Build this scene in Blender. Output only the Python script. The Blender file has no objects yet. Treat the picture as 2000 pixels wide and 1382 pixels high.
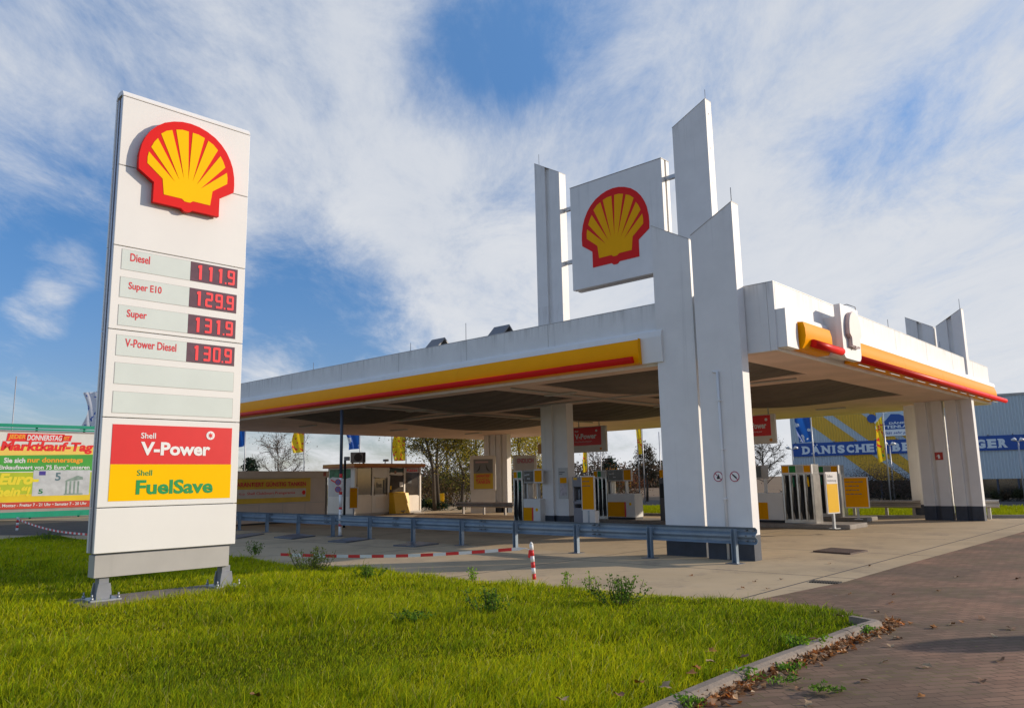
import bpy, bmesh, math, random
import numpy as np
from mathutils import Vector, Matrix
random.seed(7); rng = np.random.default_rng(11)
C = bpy.context.scene.collection
sc = bpy.context.scene

# ------------------------------------------------------------------ camera
FPX, PITCH, ROLL, EYE = 1521.4, math.radians(9.2588), math.radians(-1.1125), 1.65
_f = np.array([0, math.cos(PITCH), math.sin(PITCH)]); _r = np.array([1., 0, 0]); _u = np.cross(_r, _f)
_r2 = _r*math.cos(ROLL)+_u*math.sin(ROLL); _u2 = -_r*math.sin(ROLL)+_u*math.cos(ROLL)
cd = bpy.data.cameras.new('camera'); cam = bpy.data.objects.new('camera', cd); C.objects.link(cam)
cd.sensor_width = 36; cd.lens = FPX/2000*36; cd.clip_end = 6000; cd.clip_start = 0.05
m = Matrix.Identity(4)
for i in range(3):
    m[i][0] = _r2[i]; m[i][1] = _u2[i]; m[i][2] = -_f[i]
m[2][3] = EYE
cam.matrix_world = m; sc.camera = cam

# ------------------------------------------------------------------ sky and sun
SUN_EL, SUN_AZ = 18.0, 8.0            # low sun to the right (+x), a little beyond the pillars
se, sa = math.radians(SUN_EL), math.radians(SUN_AZ)
SUN = Vector((math.cos(se)*math.cos(sa), math.cos(se)*math.sin(sa), math.sin(se)))
w = bpy.data.worlds.new('World'); sc.world = w; w.use_nodes = True
nt = w.node_tree; N = nt.nodes; L = nt.links
for n in list(N): N.remove(n)
def node(t, **k):
    n = N.new(t)
    for a, b in k.items(): setattr(n, a, b)
    return n
def math_(op, a, b=None, clamp=False):
    n = node('ShaderNodeMath', operation=op, use_clamp=clamp)
    for i, v in enumerate((a, b)):
        if v is None: continue
        if isinstance(v, (int, float)): n.inputs[i].default_value = v
        else: L.new(v, n.inputs[i])
    return n.outputs[0]
def px_dir(x, y):
    d = _f*FPX+_r2*(x-1000)-_u2*(y-691); d = d/np.linalg.norm(d); return d
out = node('ShaderNodeOutputWorld'); bg = node('ShaderNodeBackground'); L.new(bg.outputs[0], out.inputs[0])
sky = node('ShaderNodeTexSky', sky_type='NISHITA', sun_disc=False, sun_elevation=se,
           sun_rotation=math.radians(90)-sa, air_density=1.0, dust_density=0.6, ozone_density=2.0)
tc = node('ShaderNodeTexCoord')
sep = node('ShaderNodeSeparateXYZ'); L.new(tc.outputs['Generated'], sep.inputs[0])
zc = math_('ADD', math_('MAXIMUM', sep.outputs[2], 0.0), 0.16)
comb = node('ShaderNodeCombineXYZ')
L.new(math_('DIVIDE', sep.outputs[0], zc), comb.inputs[0]); L.new(math_('DIVIDE', sep.outputs[1], zc), comb.inputs[1])
def cloud_noise(rot, scl, scale, detail, rough, dist, seed):
    mp = node('ShaderNodeMapping'); mp.inputs['Rotation'].default_value = (0, 0, math.radians(rot))
    mp.inputs['Scale'].default_value = scl; mp.inputs['Location'].default_value = (seed, seed*.7, 0)
    L.new(comb.outputs[0], mp.inputs[0])
    n = node('ShaderNodeTexNoise'); n.inputs['Scale'].default_value = scale; n.inputs['Detail'].default_value = detail
    n.inputs['Roughness'].default_value = rough; n.inputs['Distortion'].default_value = dist
    L.new(mp.outputs[0], n.inputs['Vector']); return n.outputs[0]
big = cloud_noise(-14, (1.0, .50, 1), 1.2, 7, .58, .8, 3.1)
fine = cloud_noise(-30, (1.0, .55, 1), 3.0, 13, .70, .5, 1.7)
wisp = cloud_noise(34, (1.0, .40, 1), 6.0, 12, .72, .4, 7.7)
dens = math_('ADD', math_('MULTIPLY', big, .50), math_('MULTIPLY', fine, .85))
dens = math_('ADD', dens, math_('MULTIPLY', wisp, .38))
# where the photograph's cloud is thick (+) or open (-): pixel of the photograph, angular radius, amount
BLOBS = [((910, 140), 3.6, -.10), ((985, 50), 4.0, -.10), ((860, 190), 2.6, -.12), ((1060, 20), 4.5, -.08), ((1150, 80), 5, -.10), ((820, 120), 3, -.07), ((150, 140), 5, -.10), ((300, 200), 5, -.05), ((60, 440), 6, -.24), ((190, 400), 3, -.06),
         ((100, 690), 7, -.22), ((300, 690), 5, -.10), ((650, 600), 4.5, -.26), ((560, 690), 3.5, -.10), ((750, 650), 3.5, -.12), ((500, 560), 2.5, -.10), ((1790, 640), 5, -.06),
         ((1560, 330), 3, -.10), ((1620, 300), 2.5, -.08), ((1690, 260), 2.5, -.08), ((1840, 190), 3, -.08), ((1780, 230), 2.5, -.06), ((1450, 560), 4, -.05), ((560, 130), 9, .07), ((700, 380), 9, .06), ((640, 220), 5, .08), ((1300, 180), 12, .10), ((330, 60), 7, .05), ((60, 40), 6, .08), ((800, 320), 5, .06),
         ((1700, 350), 12, .15), ((800, 520), 5, .10), ((90, 260), 6, .14), ((330, 330), 6, .06), ((80, 605), 1.8, .34), ((120, 530), 1.8, .26), ((200, 520), 2, .16), ((1900, 120), 5, .06), ((520, 740), 2, .14),
         ((1500, 620), 7, .08), ((1960, 690), 9, .08), ((1200, 900), 12, .20), ((1900, 900), 12, .20), ((1190, 60), 4, .04), ((1000, 480), 8, .10)]
for (p, rad, amt) in BLOBS:
    d = px_dir(*p)
    dt = node('ShaderNodeVectorMath', operation='DOT_PRODUCT'); L.new(tc.outputs['Generated'], dt.inputs[0]); dt.inputs[1].default_value = d
    mr = node('ShaderNodeMapRange', interpolation_type='SMOOTHSTEP'); L.new(dt.outputs['Value'], mr.inputs[0])
    mr.inputs[1].default_value = math.cos(math.radians(rad*1.6)); mr.inputs[2].default_value = 1.0
    mr.inputs[3].default_value = 0; mr.inputs[4].default_value = amt
    dens = math_('ADD', dens, mr.outputs[0])
bk = node('ShaderNodeMapRange', interpolation_type='SMOOTHSTEP'); L.new(sep.outputs[1], bk.inputs[0])   # cloud thinned in the unseen sky behind, to make shaded faces dimmer and bluer
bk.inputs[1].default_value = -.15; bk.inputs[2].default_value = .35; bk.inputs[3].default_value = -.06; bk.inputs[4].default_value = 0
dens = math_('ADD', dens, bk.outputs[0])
ramp = node('ShaderNodeMapRange', interpolation_type='SMOOTHSTEP'); L.new(dens, ramp.inputs[0])
ramp.inputs[1].default_value = .58; ramp.inputs[2].default_value = 1.16; ramp.inputs[3].default_value = 0.05; ramp.inputs[4].default_value = .98
hs = node('ShaderNodeHueSaturation'); hs.inputs['Saturation'].default_value = 1.25; hs.inputs['Value'].default_value = 1.75
L.new(sky.outputs[0], hs.inputs['Color'])
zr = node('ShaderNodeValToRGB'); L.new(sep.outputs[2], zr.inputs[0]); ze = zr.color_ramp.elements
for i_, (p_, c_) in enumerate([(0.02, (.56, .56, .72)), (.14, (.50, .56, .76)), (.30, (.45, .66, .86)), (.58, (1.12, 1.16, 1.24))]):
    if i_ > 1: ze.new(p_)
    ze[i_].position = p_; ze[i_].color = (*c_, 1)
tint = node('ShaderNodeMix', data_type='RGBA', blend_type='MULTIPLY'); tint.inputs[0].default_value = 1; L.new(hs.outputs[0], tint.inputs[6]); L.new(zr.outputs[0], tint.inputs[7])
ccol = node('ShaderNodeMix', data_type='RGBA'); L.new(math_('ADD', math_('MULTIPLY', fine, .75), math_('MULTIPLY', math_('SUBTRACT', .55, sep.outputs[2]), .75), True), ccol.inputs[0])
ccol.inputs[6].default_value = (4.7, 5.4, 6.6, 1); ccol.inputs[7].default_value = (8.2, 8.25, 8.4, 1)
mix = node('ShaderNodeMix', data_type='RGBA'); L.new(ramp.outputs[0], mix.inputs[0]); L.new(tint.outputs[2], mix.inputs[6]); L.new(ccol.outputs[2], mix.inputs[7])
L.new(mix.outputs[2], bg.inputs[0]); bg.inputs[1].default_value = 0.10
sl = bpy.data.lights.new('sun', 'SUN'); so = bpy.data.objects.new('sun', sl); C.objects.link(so)
sl.energy = 4.3; sl.angle = math.radians(.5); sl.color = (1.0, .86, .70)
so.rotation_euler = (-SUN).to_track_quat('-Z', 'Y').to_euler()
sc.view_settings.view_transform = 'Standard'; sc.view_settings.look = 'None'; sc.view_settings.gamma = 1; sc.view_settings.exposure = 0.0
sc.cycles.max_bounces = 8; sc.cycles.transparent_max_bounces = 8
sc.cycles.use_denoising = True

# ------------------------------------------------------------------ geometry helpers
O = np.array([0, 0, EYE])
def ray(x, y): return _f*FPX+_r2*(x-1000)-_u2*(y-691)
def G(x, y, z=0.0): d = ray(x, y); t = (z-EYE)/d[2]; return Vector(O+d*t)       # where the photo's pixel meets the level z
def D(x, y, Y): d = ray(x, y); return Vector(O+d*(Y/d[1]))                        # the photo's pixel at distance Y
OC = np.array([4.70, 15.78, 0]); SRZ = math.radians(-42.4072)
dA = np.array([-math.cos(SRZ), -math.sin(SRZ), 0]); dB = np.array([-math.sin(SRZ), math.cos(SRZ), 0])
def Av(x, y, v):                                                                  # pixel on the station plane v -> (u, z)
    d = ray(x, y); p0 = OC+dB*v; t = ((p0-O)@dB)/(d@dB); q = O+d*t; return (q-OC)@dA, q[2]
def ST(u, v, z=0.0): q = OC+dA*u+dB*v; return Vector((q[0], q[1], z))

class B:
    def __init__(s): s.b = bmesh.new()
    def poly(s, pts): 
        vs = [s.b.verts.new(p) for p in pts]; return s.b.faces.new(vs)
    def box(s, x0, x1, y0, y1, z0, z1, bev=0, mat=None):
        x0, x1 = min(x0, x1), max(x0, x1); y0, y1 = min(y0, y1), max(y0, y1); z0, z1 = min(z0, z1), max(z0, z1)
        v = [s.b.verts.new(p) for p in ((x0,y0,z0),(x1,y0,z0),(x1,y1,z0),(x0,y1,z0),(x0,y0,z1),(x1,y0,z1),(x1,y1,z1),(x0,y1,z1))]
        fs = [s.b.faces.new([v[i] for i in q]) for q in ((3,2,1,0),(4,5,6,7),(0,1,5,4),(1,2,6,5),(2,3,7,6),(3,0,4,7))]
        if bev:
            es = list({e for f in fs for e in f.edges}); r = bmesh.ops.bevel(s.b, geom=es, offset=bev, segments=2, affect='EDGES', profile=.5)
            v = [q for q in r['verts']]
        if mat: bmesh.ops.transform(s.b, matrix=mat, verts=list({q for f in fs if f.is_valid for q in f.verts}) if not bev else v)
        return s
    def prism(s, pts, a0, a1, ax='y'):
        # 2-D outline (p,q) swept along an axis: 'y' -> (p,·,q), 'x' -> (·,p,q), 'z' -> (p,q,·)
        f = {'y': lambda p, q, a: (p, a, q), 'x': lambda p, q, a: (a, p, q), 'z': lambda p, q, a: (p, q, a)}[ax]
        A = [s.b.verts.new(f(p, q, a0)) for p, q in pts]; E = [s.b.verts.new(f(p, q, a1)) for p, q in pts]
        n = len(pts); fs = [s.b.faces.new(A), s.b.faces.new(E[::-1])]
        for i in range(n): fs.append(s.b.faces.new((A[i], E[i], E[(i+1) % n], A[(i+1) % n])))
        return s
    def sheet(s, pts, a0, a1, ax='x'):     # open profile swept (a skin, smooth)
        f = {'y': lambda p, q, a: (p, a, q), 'x': lambda p, q, a: (a, p, q)}[ax]
        A = [s.b.verts.new(f(p, q, a0)) for p, q in pts]; E = [s.b.verts.new(f(p, q, a1)) for p, q in pts]
        for i in range(len(pts)-1): s.b.faces.new((A[i], E[i], E[i+1], A[i+1])).smooth = True
        return s
    def tube(s, pts, rad, n=8, cap=True):
        pts = [Vector(p) for p in pts]
        if isinstance(rad, (int, float)): rad = [rad]*len(pts)
        rings = []
        for i, p in enumerate(pts):
            t = (pts[min(i+1, len(pts)-1)]-pts[max(i-1, 0)]).normalized()
            a = t.orthogonal().normalized() if i == 0 else (a-t*a.dot(t)).normalized()
            b = t.cross(a)
            rings.append([s.b.verts.new(p+(a*math.cos(2*math.pi*k/n)+b*math.sin(2*math.pi*k/n))*rad[i]) for k in range(n)])
        for i in range(len(rings)-1):
            for k in range(n): s.b.faces.new((rings[i][k], rings[i][(k+1) % n], rings[i+1][(k+1) % n], rings[i+1][k])).smooth = True
        if cap and n > 3: s.b.faces.new(rings[0][::-1]); s.b.faces.new(rings[-1])
        return s
    def disc(s, cx, cz, r, y, th=.01, n=24):
        return s.prism([(cx+r*math.cos(2*math.pi*k/n), cz+r*math.sin(2*math.pi*k/n)) for k in range(n)], y, y+th)
    def make(s, name, mat, parent=None, loc=None, rz=0):
        s.b.faces.ensure_lookup_table()
        bmesh.ops.recalc_face_normals(s.b, faces=s.b.faces)
        big = [f for f in s.b.faces if len(f.verts) > 4]
        if big: bmesh.ops.triangulate(s.b, faces=big)
        me = bpy.data.meshes.new(name); s.b.to_mesh(me); s.b.free()
        if mat is not None: me.materials.append(mat)
        o = bpy.data.objects.new(name, me); C.objects.link(o)
        if parent is not None: o.parent = parent
        if loc is not None: o.location = loc
        o.rotation_euler[2] = rz
        return o
def empty(name, label, cat, loc=(0, 0, 0), rz=0, group=None):
    o = bpy.data.objects.new(name, None); C.objects.link(o); o.location = loc; o.rotation_euler[2] = rz; o.empty_display_size = .2
    return tag(o, label, cat, group)
def tag(o, label, cat, group=None, kind=None):
    if label: o['label'] = label
    if cat: o['category'] = cat
    if group: o['group'] = group
    if kind: o['kind'] = kind
    return o
def struct(o): o['kind'] = 'structure'; return o
def copy_tree(o, parent=None):
    c = o.copy(); C.objects.link(c)
    if parent is not None: c.parent = parent
    for ch in list(o.children): copy_tree(ch, c)
    return c
def text(parent, s, mat, x0, z0, h, y, w=None, name='lettering', bold=.02, shear=0, center=False, rot=0, th=0):
    cu = bpy.data.curves.new('t', 'FONT'); cu.body = s; cu.offset = bold; cu.shear = shear; cu.resolution_u = 3; cu.extrude = 0
    to = bpy.data.objects.new('t', cu); C.objects.link(to)
    bpy.context.view_layer.update()
    me = bpy.data.meshes.new_from_object(to.evaluated_get(bpy.context.evaluated_depsgraph_get()))
    bpy.data.objects.remove(to); bpy.data.curves.remove(cu)
    n = len(me.vertices); co = np.empty(n*3); me.vertices.foreach_get('co', co); co = co.reshape(-1, 3)
    mn = co.min(0); mx = co.max(0); sy = h/(mx[1]-mn[1]); sx = sy if w is None else w/(mx[0]-mn[0])
    X = (co[:, 0]-mn[0])*sx; Z = (co[:, 1]-mn[1])*sy
    if center: X = X-(mx[0]-mn[0])*sx/2
    if rot: X, Z = X*math.cos(rot)-Z*math.sin(rot), X*math.sin(rot)+Z*math.cos(rot)
    co = np.stack([x0+X, np.full(n, y), z0+Z], 1); me.vertices.foreach_set('co', co.ravel()); me.update()
    me.name = name; me.materials.clear(); me.materials.append(mat)
    o = bpy.data.objects.new(name, me); C.objects.link(o); o.parent = parent
    return o
def batch(name, verts, faces_n, mat, parent=None, col=None, smooth=False):
    """verts (k, n, 3): k separate n-gons"""
    k, n, _ = verts.shape; me = bpy.data.meshes.new(name)
    me.vertices.add(k*n); me.vertices.foreach_set('co', verts.reshape(-1).astype(np.float32))
    me.loops.add(k*n); me.loops.foreach_set('vertex_index', np.arange(k*n, dtype=np.int32))
    me.polygons.add(k); me.polygons.foreach_set('loop_start', np.arange(0, k*n, n, dtype=np.int32))
    me.update(calc_edges=True)
    if col is not None:
        at = me.color_attributes.new('col', 'FLOAT_COLOR', 'POINT'); c4 = np.ones((k, n, 4), np.float32); c4[..., :3] = col[:, None, :]
        at.data.foreach_set('color', c4.ravel())
    me.materials.append(mat); o = bpy.data.objects.new(name, me); C.objects.link(o)
    if parent is not None: o.parent = parent
    return o

# ------------------------------------------------------------------ materials
def new_mat(name):
    mt = bpy.data.materials.new(name); mt.use_nodes = True; t = mt.node_tree
    return mt, t, t.nodes['Principled BSDF']
def M(name, col, rough=.5, var=.08, scale=2.0, metal=0, bump=0, streak=0, spec=.5, coat=0, fine=0, emit=0):
    mt, t, p = new_mat(name); p.inputs['Roughness'].default_value = rough; p.inputs['Metallic'].default_value = metal
    p.inputs['Specular IOR Level'].default_value = spec; p.inputs['Coat Weight'].default_value = coat
    tx = t.nodes.new('ShaderNodeTexCoord'); base = None
    def noise(sc_, det=5, mapping=None, rg=.6):
        n = t.nodes.new('ShaderNodeTexNoise'); n.inputs['Scale'].default_value = sc_; n.inputs['Detail'].default_value = det; n.inputs['Roughness'].default_value = rg
        if mapping:
            mp = t.nodes.new('ShaderNodeMapping'); mp.inputs['Scale'].default_value = mapping; t.links.new(tx.outputs['Object'], mp.inputs[0]); t.links.new(mp.outputs[0], n.inputs['Vector'])
        else: t.links.new(tx.outputs['Object'], n.inputs['Vector'])
        return n.outputs[0]
    def mul(c, fac_sock, lo, hi, a=.35, b=.65):
        r = t.nodes.new('ShaderNodeMapRange'); t.links.new(fac_sock, r.inputs[0]); r.inputs[1].default_value = a; r.inputs[2].default_value = b; r.inputs[3].default_value = lo; r.inputs[4].default_value = hi
        x = t.nodes.new('ShaderNodeMix'); x.data_type = 'RGBA'; x.blend_type = 'MULTIPLY'; x.inputs[0].default_value = 1
        if hasattr(c, 'is_linked') or not isinstance(c, tuple): t.links.new(c, x.inputs[6])
        else: x.inputs[6].default_value = c
        t.links.new(r.outputs[0], x.inputs[7]); return x.outputs[2]
    c = (*col, 1.0)
    if var: c = mul(c, noise(scale), 1-var, 1+var*.5)
    if fine: c = mul(c, noise(scale*25, 3), 1-fine, 1+fine*.6)
    if streak: c = mul(c, noise(3.0, 5, (1.5, 1.5, .07), .7), 1-streak*2.2, 1.0, .28, .42)
    if isinstance(c, tuple): p.inputs['Base Color'].default_value = c
    else: t.links.new(c, p.inputs['Base Color'])
    if bump:
        b = t.nodes.new('ShaderNodeBump'); b.inputs['Strength'].default_value = bump; b.inputs['Distance'].default_value = .02
        t.links.new(noise(scale*8, 4), b.inputs['Height']); t.links.new(b.outputs[0], p.inputs['Normal'])
    if emit:
        p.inputs['Emission Color'].default_value = (*col, 1); p.inputs['Emission Strength'].default_value = emit
    return mt
def leaf_mat(name, transl=.35, rough=.6):
    mt, t, p = new_mat(name); a = t.nodes.new('ShaderNodeAttribute'); a.attribute_name = 'col'
    t.links.new(a.outputs['Color'], p.inputs['Base Color']); p.inputs['Roughness'].default_value = rough; p.inputs['Specular IOR Level'].default_value = .25
    tr = t.nodes.new('ShaderNodeBsdfTranslucent'); t.links.new(a.outputs['Color'], tr.inputs[0])
    mx = t.nodes.new('ShaderNodeMixShader'); mx.inputs[0].default_value = transl
    o = t.nodes['Material Output']; t.links.new(p.outputs[0], mx.inputs[1]); t.links.new(tr.outputs[0], mx.inputs[2]); t.links.new(mx.outputs[0], o.inputs[0])
    return mt

WHITE = M('white_cladding', (.78, .765, .735), .42, .04, 1.2, streak=.04)
WHITE_OLD = M('weathered_white', (.76, .745, .72), .55, .05, 1.5, streak=.05, bump=.03)
WHITE_SIGN = M('sign_white', (.80, .78, .74), .32, .03, .8)
def drips(mt, bands):
    # dark run-off stains hanging from the top edges of the old cladding
    t = mt.node_tree; p = t.nodes['Principled BSDF']; src = p.inputs['Base Color'].links[0].from_socket
    tx = t.nodes.new('ShaderNodeTexCoord'); sp = t.nodes.new('ShaderNodeSeparateXYZ'); t.links.new(tx.outputs['Object'], sp.inputs[0])
    mp = t.nodes.new('ShaderNodeMapping'); mp.inputs['Scale'].default_value = (4.5, 4.5, .35); t.links.new(tx.outputs['Object'], mp.inputs[0])
    nz = t.nodes.new('ShaderNodeTexNoise'); nz.inputs['Scale'].default_value = 1.6; nz.inputs['Detail'].default_value = 7; nz.inputs['Roughness'].default_value = .7; t.links.new(mp.outputs[0], nz.inputs[0])
    tot = None
    for z0, z1, amt in bands:
        r = t.nodes.new('ShaderNodeMapRange'); t.links.new(sp.outputs[2], r.inputs[0]); r.inputs[1].default_value = z0; r.inputs[2].default_value = z1; r.inputs[3].default_value = 0; r.inputs[4].default_value = amt
        c = t.nodes.new('ShaderNodeMath'); c.operation = 'LESS_THAN'; t.links.new(sp.outputs[2], c.inputs[0]); c.inputs[1].default_value = z1+.25
        q = t.nodes.new('ShaderNodeMath'); q.operation = 'MULTIPLY'; t.links.new(r.outputs[0], q.inputs[0]); t.links.new(c.outputs[0], q.inputs[1])
        if tot is None: tot = q.outputs[0]
        else:
            a = t.nodes.new('ShaderNodeMath'); a.operation = 'MAXIMUM'; t.links.new(tot, a.inputs[0]); t.links.new(q.outputs[0], a.inputs[1]); tot = a.outputs[0]
    th = t.nodes.new('ShaderNodeMapRange'); t.links.new(nz.outputs[0], th.inputs[0]); th.inputs[1].default_value = .47; th.inputs[2].default_value = .66
    f = t.nodes.new('ShaderNodeMath'); f.operation = 'MULTIPLY'; t.links.new(tot, f.inputs[0]); t.links.new(th.outputs[0], f.inputs[1])
    x = t.nodes.new('ShaderNodeMix'); x.data_type = 'RGBA'; t.links.new(f.outputs[0], x.inputs[0]); t.links.new(src, x.inputs[6]); x.inputs[7].default_value = (.20, .19, .165, 1); t.links.new(x.outputs[2], p.inputs['Base Color'])
WHITE_FASC = M('weathered_fascia', (.76, .745, .72), .55, .05, 1.5, streak=.05, bump=.03)
drips(WHITE_FASC, [(5.2, 5.6, .38)]); drips(WHITE_OLD, [(6.75, 7.35, .22), (11.6, 12.9, .42)])
PLINTH = M('plinth_paint', (.045, .055, .075), .6, .2, 4, fine=.15)
YEL = M('yellow_gloss', (.95, .365, .0), .35, .03, 2, spec=.06)
YELM = M('yellow_sheet', (.88, .50, .005), .4, .03, 3, spec=.3)
RED = M('red_gloss', (.70, .02, .014), .4, .04, 2, spec=.08)
REDM = M('red_sheet', (.72, .022, .02), .4, .03, 3)
EMR = M('emblem_red', (.74, .02, .018), .4, .02, 2, spec=.1)
EMY = M('emblem_yellow', (.95, .54, .001), .4, .02, 2, spec=.08)
GREEN = M('letter_green', (.0, .28, .06), .5, .0)
TXTRED = M('letter_red', (.66, .02, .03), .5, .0)
TXTWHITE = M('letter_white', (.82, .82, .80), .5, .0)
GALV = M('galvanised', (.42, .44, .46), .45, .15, 8, metal=.7, fine=.1)
STEEL = M('brushed_steel', (.55, .54, .52), .28, .15, 5, metal=.9, fine=.05)
GREYPAINT = M('grey_paint', (.42, .40, .37), .5, .06, 2, streak=.08)
DARKSTEEL = M('dark_steel', (.14, .145, .16), .4, .1, 3)
BLACK = M('black_rubber', (.015, .015, .016), .5, .1, 4)
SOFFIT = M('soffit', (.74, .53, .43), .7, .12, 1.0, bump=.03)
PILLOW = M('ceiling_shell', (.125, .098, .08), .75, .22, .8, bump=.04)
LEDBG = M('led_screen', (.15, .075, .085), .18, .15, 6)
LED = M('led_red', (.95, .04, .045), .4, 0, emit=.16)
PANEL = M('opal_panel', (.66, .71, .66), .25, .04, 1.5)
GLASS = M('window_glass', (.06, .05, .04), .08, .4, 1.2, spec=.8)
CONC = M('plain_concrete', (.30, .265, .225), .85, .2, 2, bump=.15, fine=.15)
RUST = M('rusty_plate', (.085, .05, .038), .7, .2, 3, fine=.15)
PLATE = M('steel_plate', (.16, .18, .22), .30, .15, 3, metal=.6)
RAILBLUE = M('rail_paint', (.24, .31, .38), .38, .15, 2, metal=.2, fine=.06, streak=.12)
BARK = M('bark', (.075, .06, .045), .9, .3, 5, fine=.2)
TAPER = M('tape_red', (.72, .03, .03), .5, .05); TAPEW = M('tape_white', (.80, .79, .77), .5, .05)
BLUE = M('sign_blue', (.006, .075, .34), .45, .05); BLUEF = M('flag_blue', (.012, .10, .42), .6, .05)
YELF = M('flag_yellow', (.85, .60, .01), .6, .05)
TEAL = M('green_frame', (.0, .26, .15), .5, .08)
BOARDY = M('board_yellow', (.84, .35, .001), .5, .05, 2, spec=.06)
LEAFM = leaf_mat('leaves'); LEAFM.node_tree.nodes['Principled BSDF'].inputs['Specular IOR Level'].default_value = .06; GRASSM = leaf_mat('grass_blades', .5, .6); GRASSM.node_tree.nodes['Principled BSDF'].inputs['Specular IOR Level'].default_value = .06; DRYLEAF = leaf_mat('dry_leaves', .2, .7)

# ------------------------------------------------------------------ ground
def ground_mat(name, kind):
    mt, t, p = new_mat(name); n = t.nodes; l = t.links
    tx = n.new('ShaderNodeTexCoord'); p.inputs['Roughness'].default_value = .9; p.inputs['Specular IOR Level'].default_value = 0 if kind == 'soil' else .25
    def nz(s, d=6, r=.6):
        q = n.new('ShaderNodeTexNoise'); q.inputs['Scale'].default_value = s; q.inputs['Detail'].default_value = d; q.inputs['Roughness'].default_value = r
        l.new(tx.outputs['Object'], q.inputs['Vector']); return q.outputs[0]
    def rmp(sock, stops):
        r = n.new('ShaderNodeValToRGB'); l.new(sock, r.inputs[0]); e = r.color_ramp.elements
        while len(e) < len(stops): e.new(.5)
        for i, (q, c) in enumerate(stops): e[i].position = q; e[i].color = (*c, 1)
        return r.outputs[0]
    def mixc(f, a, b, mode='MIX'):
        x = n.new('ShaderNodeMix'); x.data_type = 'RGBA'; x.blend_type = mode
        if isinstance(f, float): x.inputs[0].default_value = f
        else: l.new(f, x.inputs[0])
        for i, v in ((6, a), (7, b)):
            if isinstance(v, tuple): x.inputs[i].default_value = (*v, 1)
            else: l.new(v, x.inputs[i])
        return x.outputs[2]
    def brick(rot, w, h, mort, loc=(0, 0, 0), off=.5):
        mp = n.new('ShaderNodeMapping'); mp.inputs['Rotation'].default_value = (0, 0, rot); mp.inputs['Location'].default_value = loc; l.new(tx.outputs['Object'], mp.inputs[0])
        b = n.new('ShaderNodeTexBrick'); b.inputs['Scale'].default_value = 1; b.inputs['Brick Width'].default_value = w; b.inputs['Row Height'].default_value = h
        b.inputs['Mortar Size'].default_value = mort; b.inputs['Mortar Smooth'].default_value = .3; b.offset = off; l.new(mp.outputs[0], b.inputs['Vector'])
        b.inputs['Color1'].default_value = (0, 0, 0, 1); b.inputs['Color2'].default_value = (1, 1, 1, 1); b.inputs['Mortar'].default_value = (.5, .5, .5, 1)
        return b
    if kind == 'concrete':
        c = rmp(nz(.35, 8), [(.3, (.39, .29, .165)), (.7, (.56, .42, .25))])
        c = mixc(rmp(nz(2.2, 6), [(.35, (0, 0, 0)), (.75, (.5, .5, .5))]), c, (.44, .34, .215))
        c = mixc(rmp(nz(.9, 9, .7), [(.55, (0, 0, 0)), (.70, (.75, .75, .75))]), c, (.22, .17, .12))
        c = mixc(rmp(nz(.22, 10, .72), [(.50, (0, 0, 0)), (.66, (.55, .55, .55))]), c, (.25, .19, .125))
        c = mixc(rmp(nz(7, 4, .5), [(.70, (0, 0, 0)), (.76, (.8, .8, .8))]), c, (.13, .105, .08))
        c = mixc(rmp(nz(60, 3), [(.45, (0, 0, 0)), (.8, (.35, .35, .35))]), c, (.52, .44, .35))
        b = brick(-SRZ, 5.2, 4.4, .022, off=0.0); c = mixc(b.outputs['Fac'], c, (.09, .078, .066)); h = b.outputs['Fac']; hs_ = -.3
    elif kind == 'paving':
        b = brick(math.radians(-10), .20, .10, .006)
        c = mixc(b.outputs['Color'], (.24, .132, .082), (.32, .178, .110))
        c = mixc(rmp(nz(.55, 7), [(.36, (0, 0, 0)), (.56, (1, 1, 1))]), c, mixc(b.outputs['Color'], (.13, .084, .054), (.19, .122, .080)))
        c = mixc(rmp(nz(9, 5, .7), [(.66, (0, 0, 0)), (.72, (.8, .8, .8))]), c, (.36, .29, .22))
        c = mixc(rmp(nz(2.0, 7, .7), [(.62, (0, 0, 0)), (.74, (.7, .7, .7))]), c, (.075, .06, .05))
        mo = rmp(nz(1.1, 5), [(.50, (.095, .06, .04)), (.60, (.13, .115, .03))])
        c = mixc(rmp(nz(14, 3, .5), [(.69, (0, 0, 0)), (.73, (.8, .8, .8))]), c, (.20, .20, .03))
        c = mixc(b.outputs['Fac'], c, mo); h = b.outputs['Fac']; hs_ = -.3
    elif kind == 'asphalt':
        c = rmp(nz(1.2, 8), [(.3, (.06, .05, .042)), (.7, (.095, .08, .068))]); h = nz(80, 3); hs_ = .2
    elif kind == 'field':
        c = rmp(nz(.05, 8), [(.35, (.17, .105, .06)), (.65, (.21, .14, .07))]); h = nz(3, 4); hs_ = .5
    elif kind == 'soil':
        c = rmp(nz(1.3, 8), [(.35, (.05, .065, .004)), (.65, (.12, .125, .008))]); h = nz(12, 5); hs_ = .6
    elif kind == 'turf':
        c = rmp(nz(1.0, 8), [(.3, (.24, .27, .008)), (.7, (.36, .36, .012))]); h = nz(9, 5); hs_ = .6
    elif kind == 'gravel':
        c = rmp(nz(5, 8), [(.35, (.14, .09, .055)), (.55, (.24, .16, .09)), (.7, (.36, .26, .15))]); h = nz(30, 4); hs_ = .5
    c = mixc(rmp(nz(150, 2), [(.3, (.82, .82, .82)), (.7, (1.1, 1.1, 1.1))]), c, c) if False else c
    l.new(c, p.inputs['Base Color'])
    bp = n.new('ShaderNodeBump'); bp.inputs['Strength'].default_value = abs(hs_); bp.inputs['Distance'].default_value = .012; bp.invert = hs_ < 0
    l.new(h, bp.inputs['Height']); l.new(bp.outputs[0], p.inputs['Normal'])
    return mt
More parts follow.
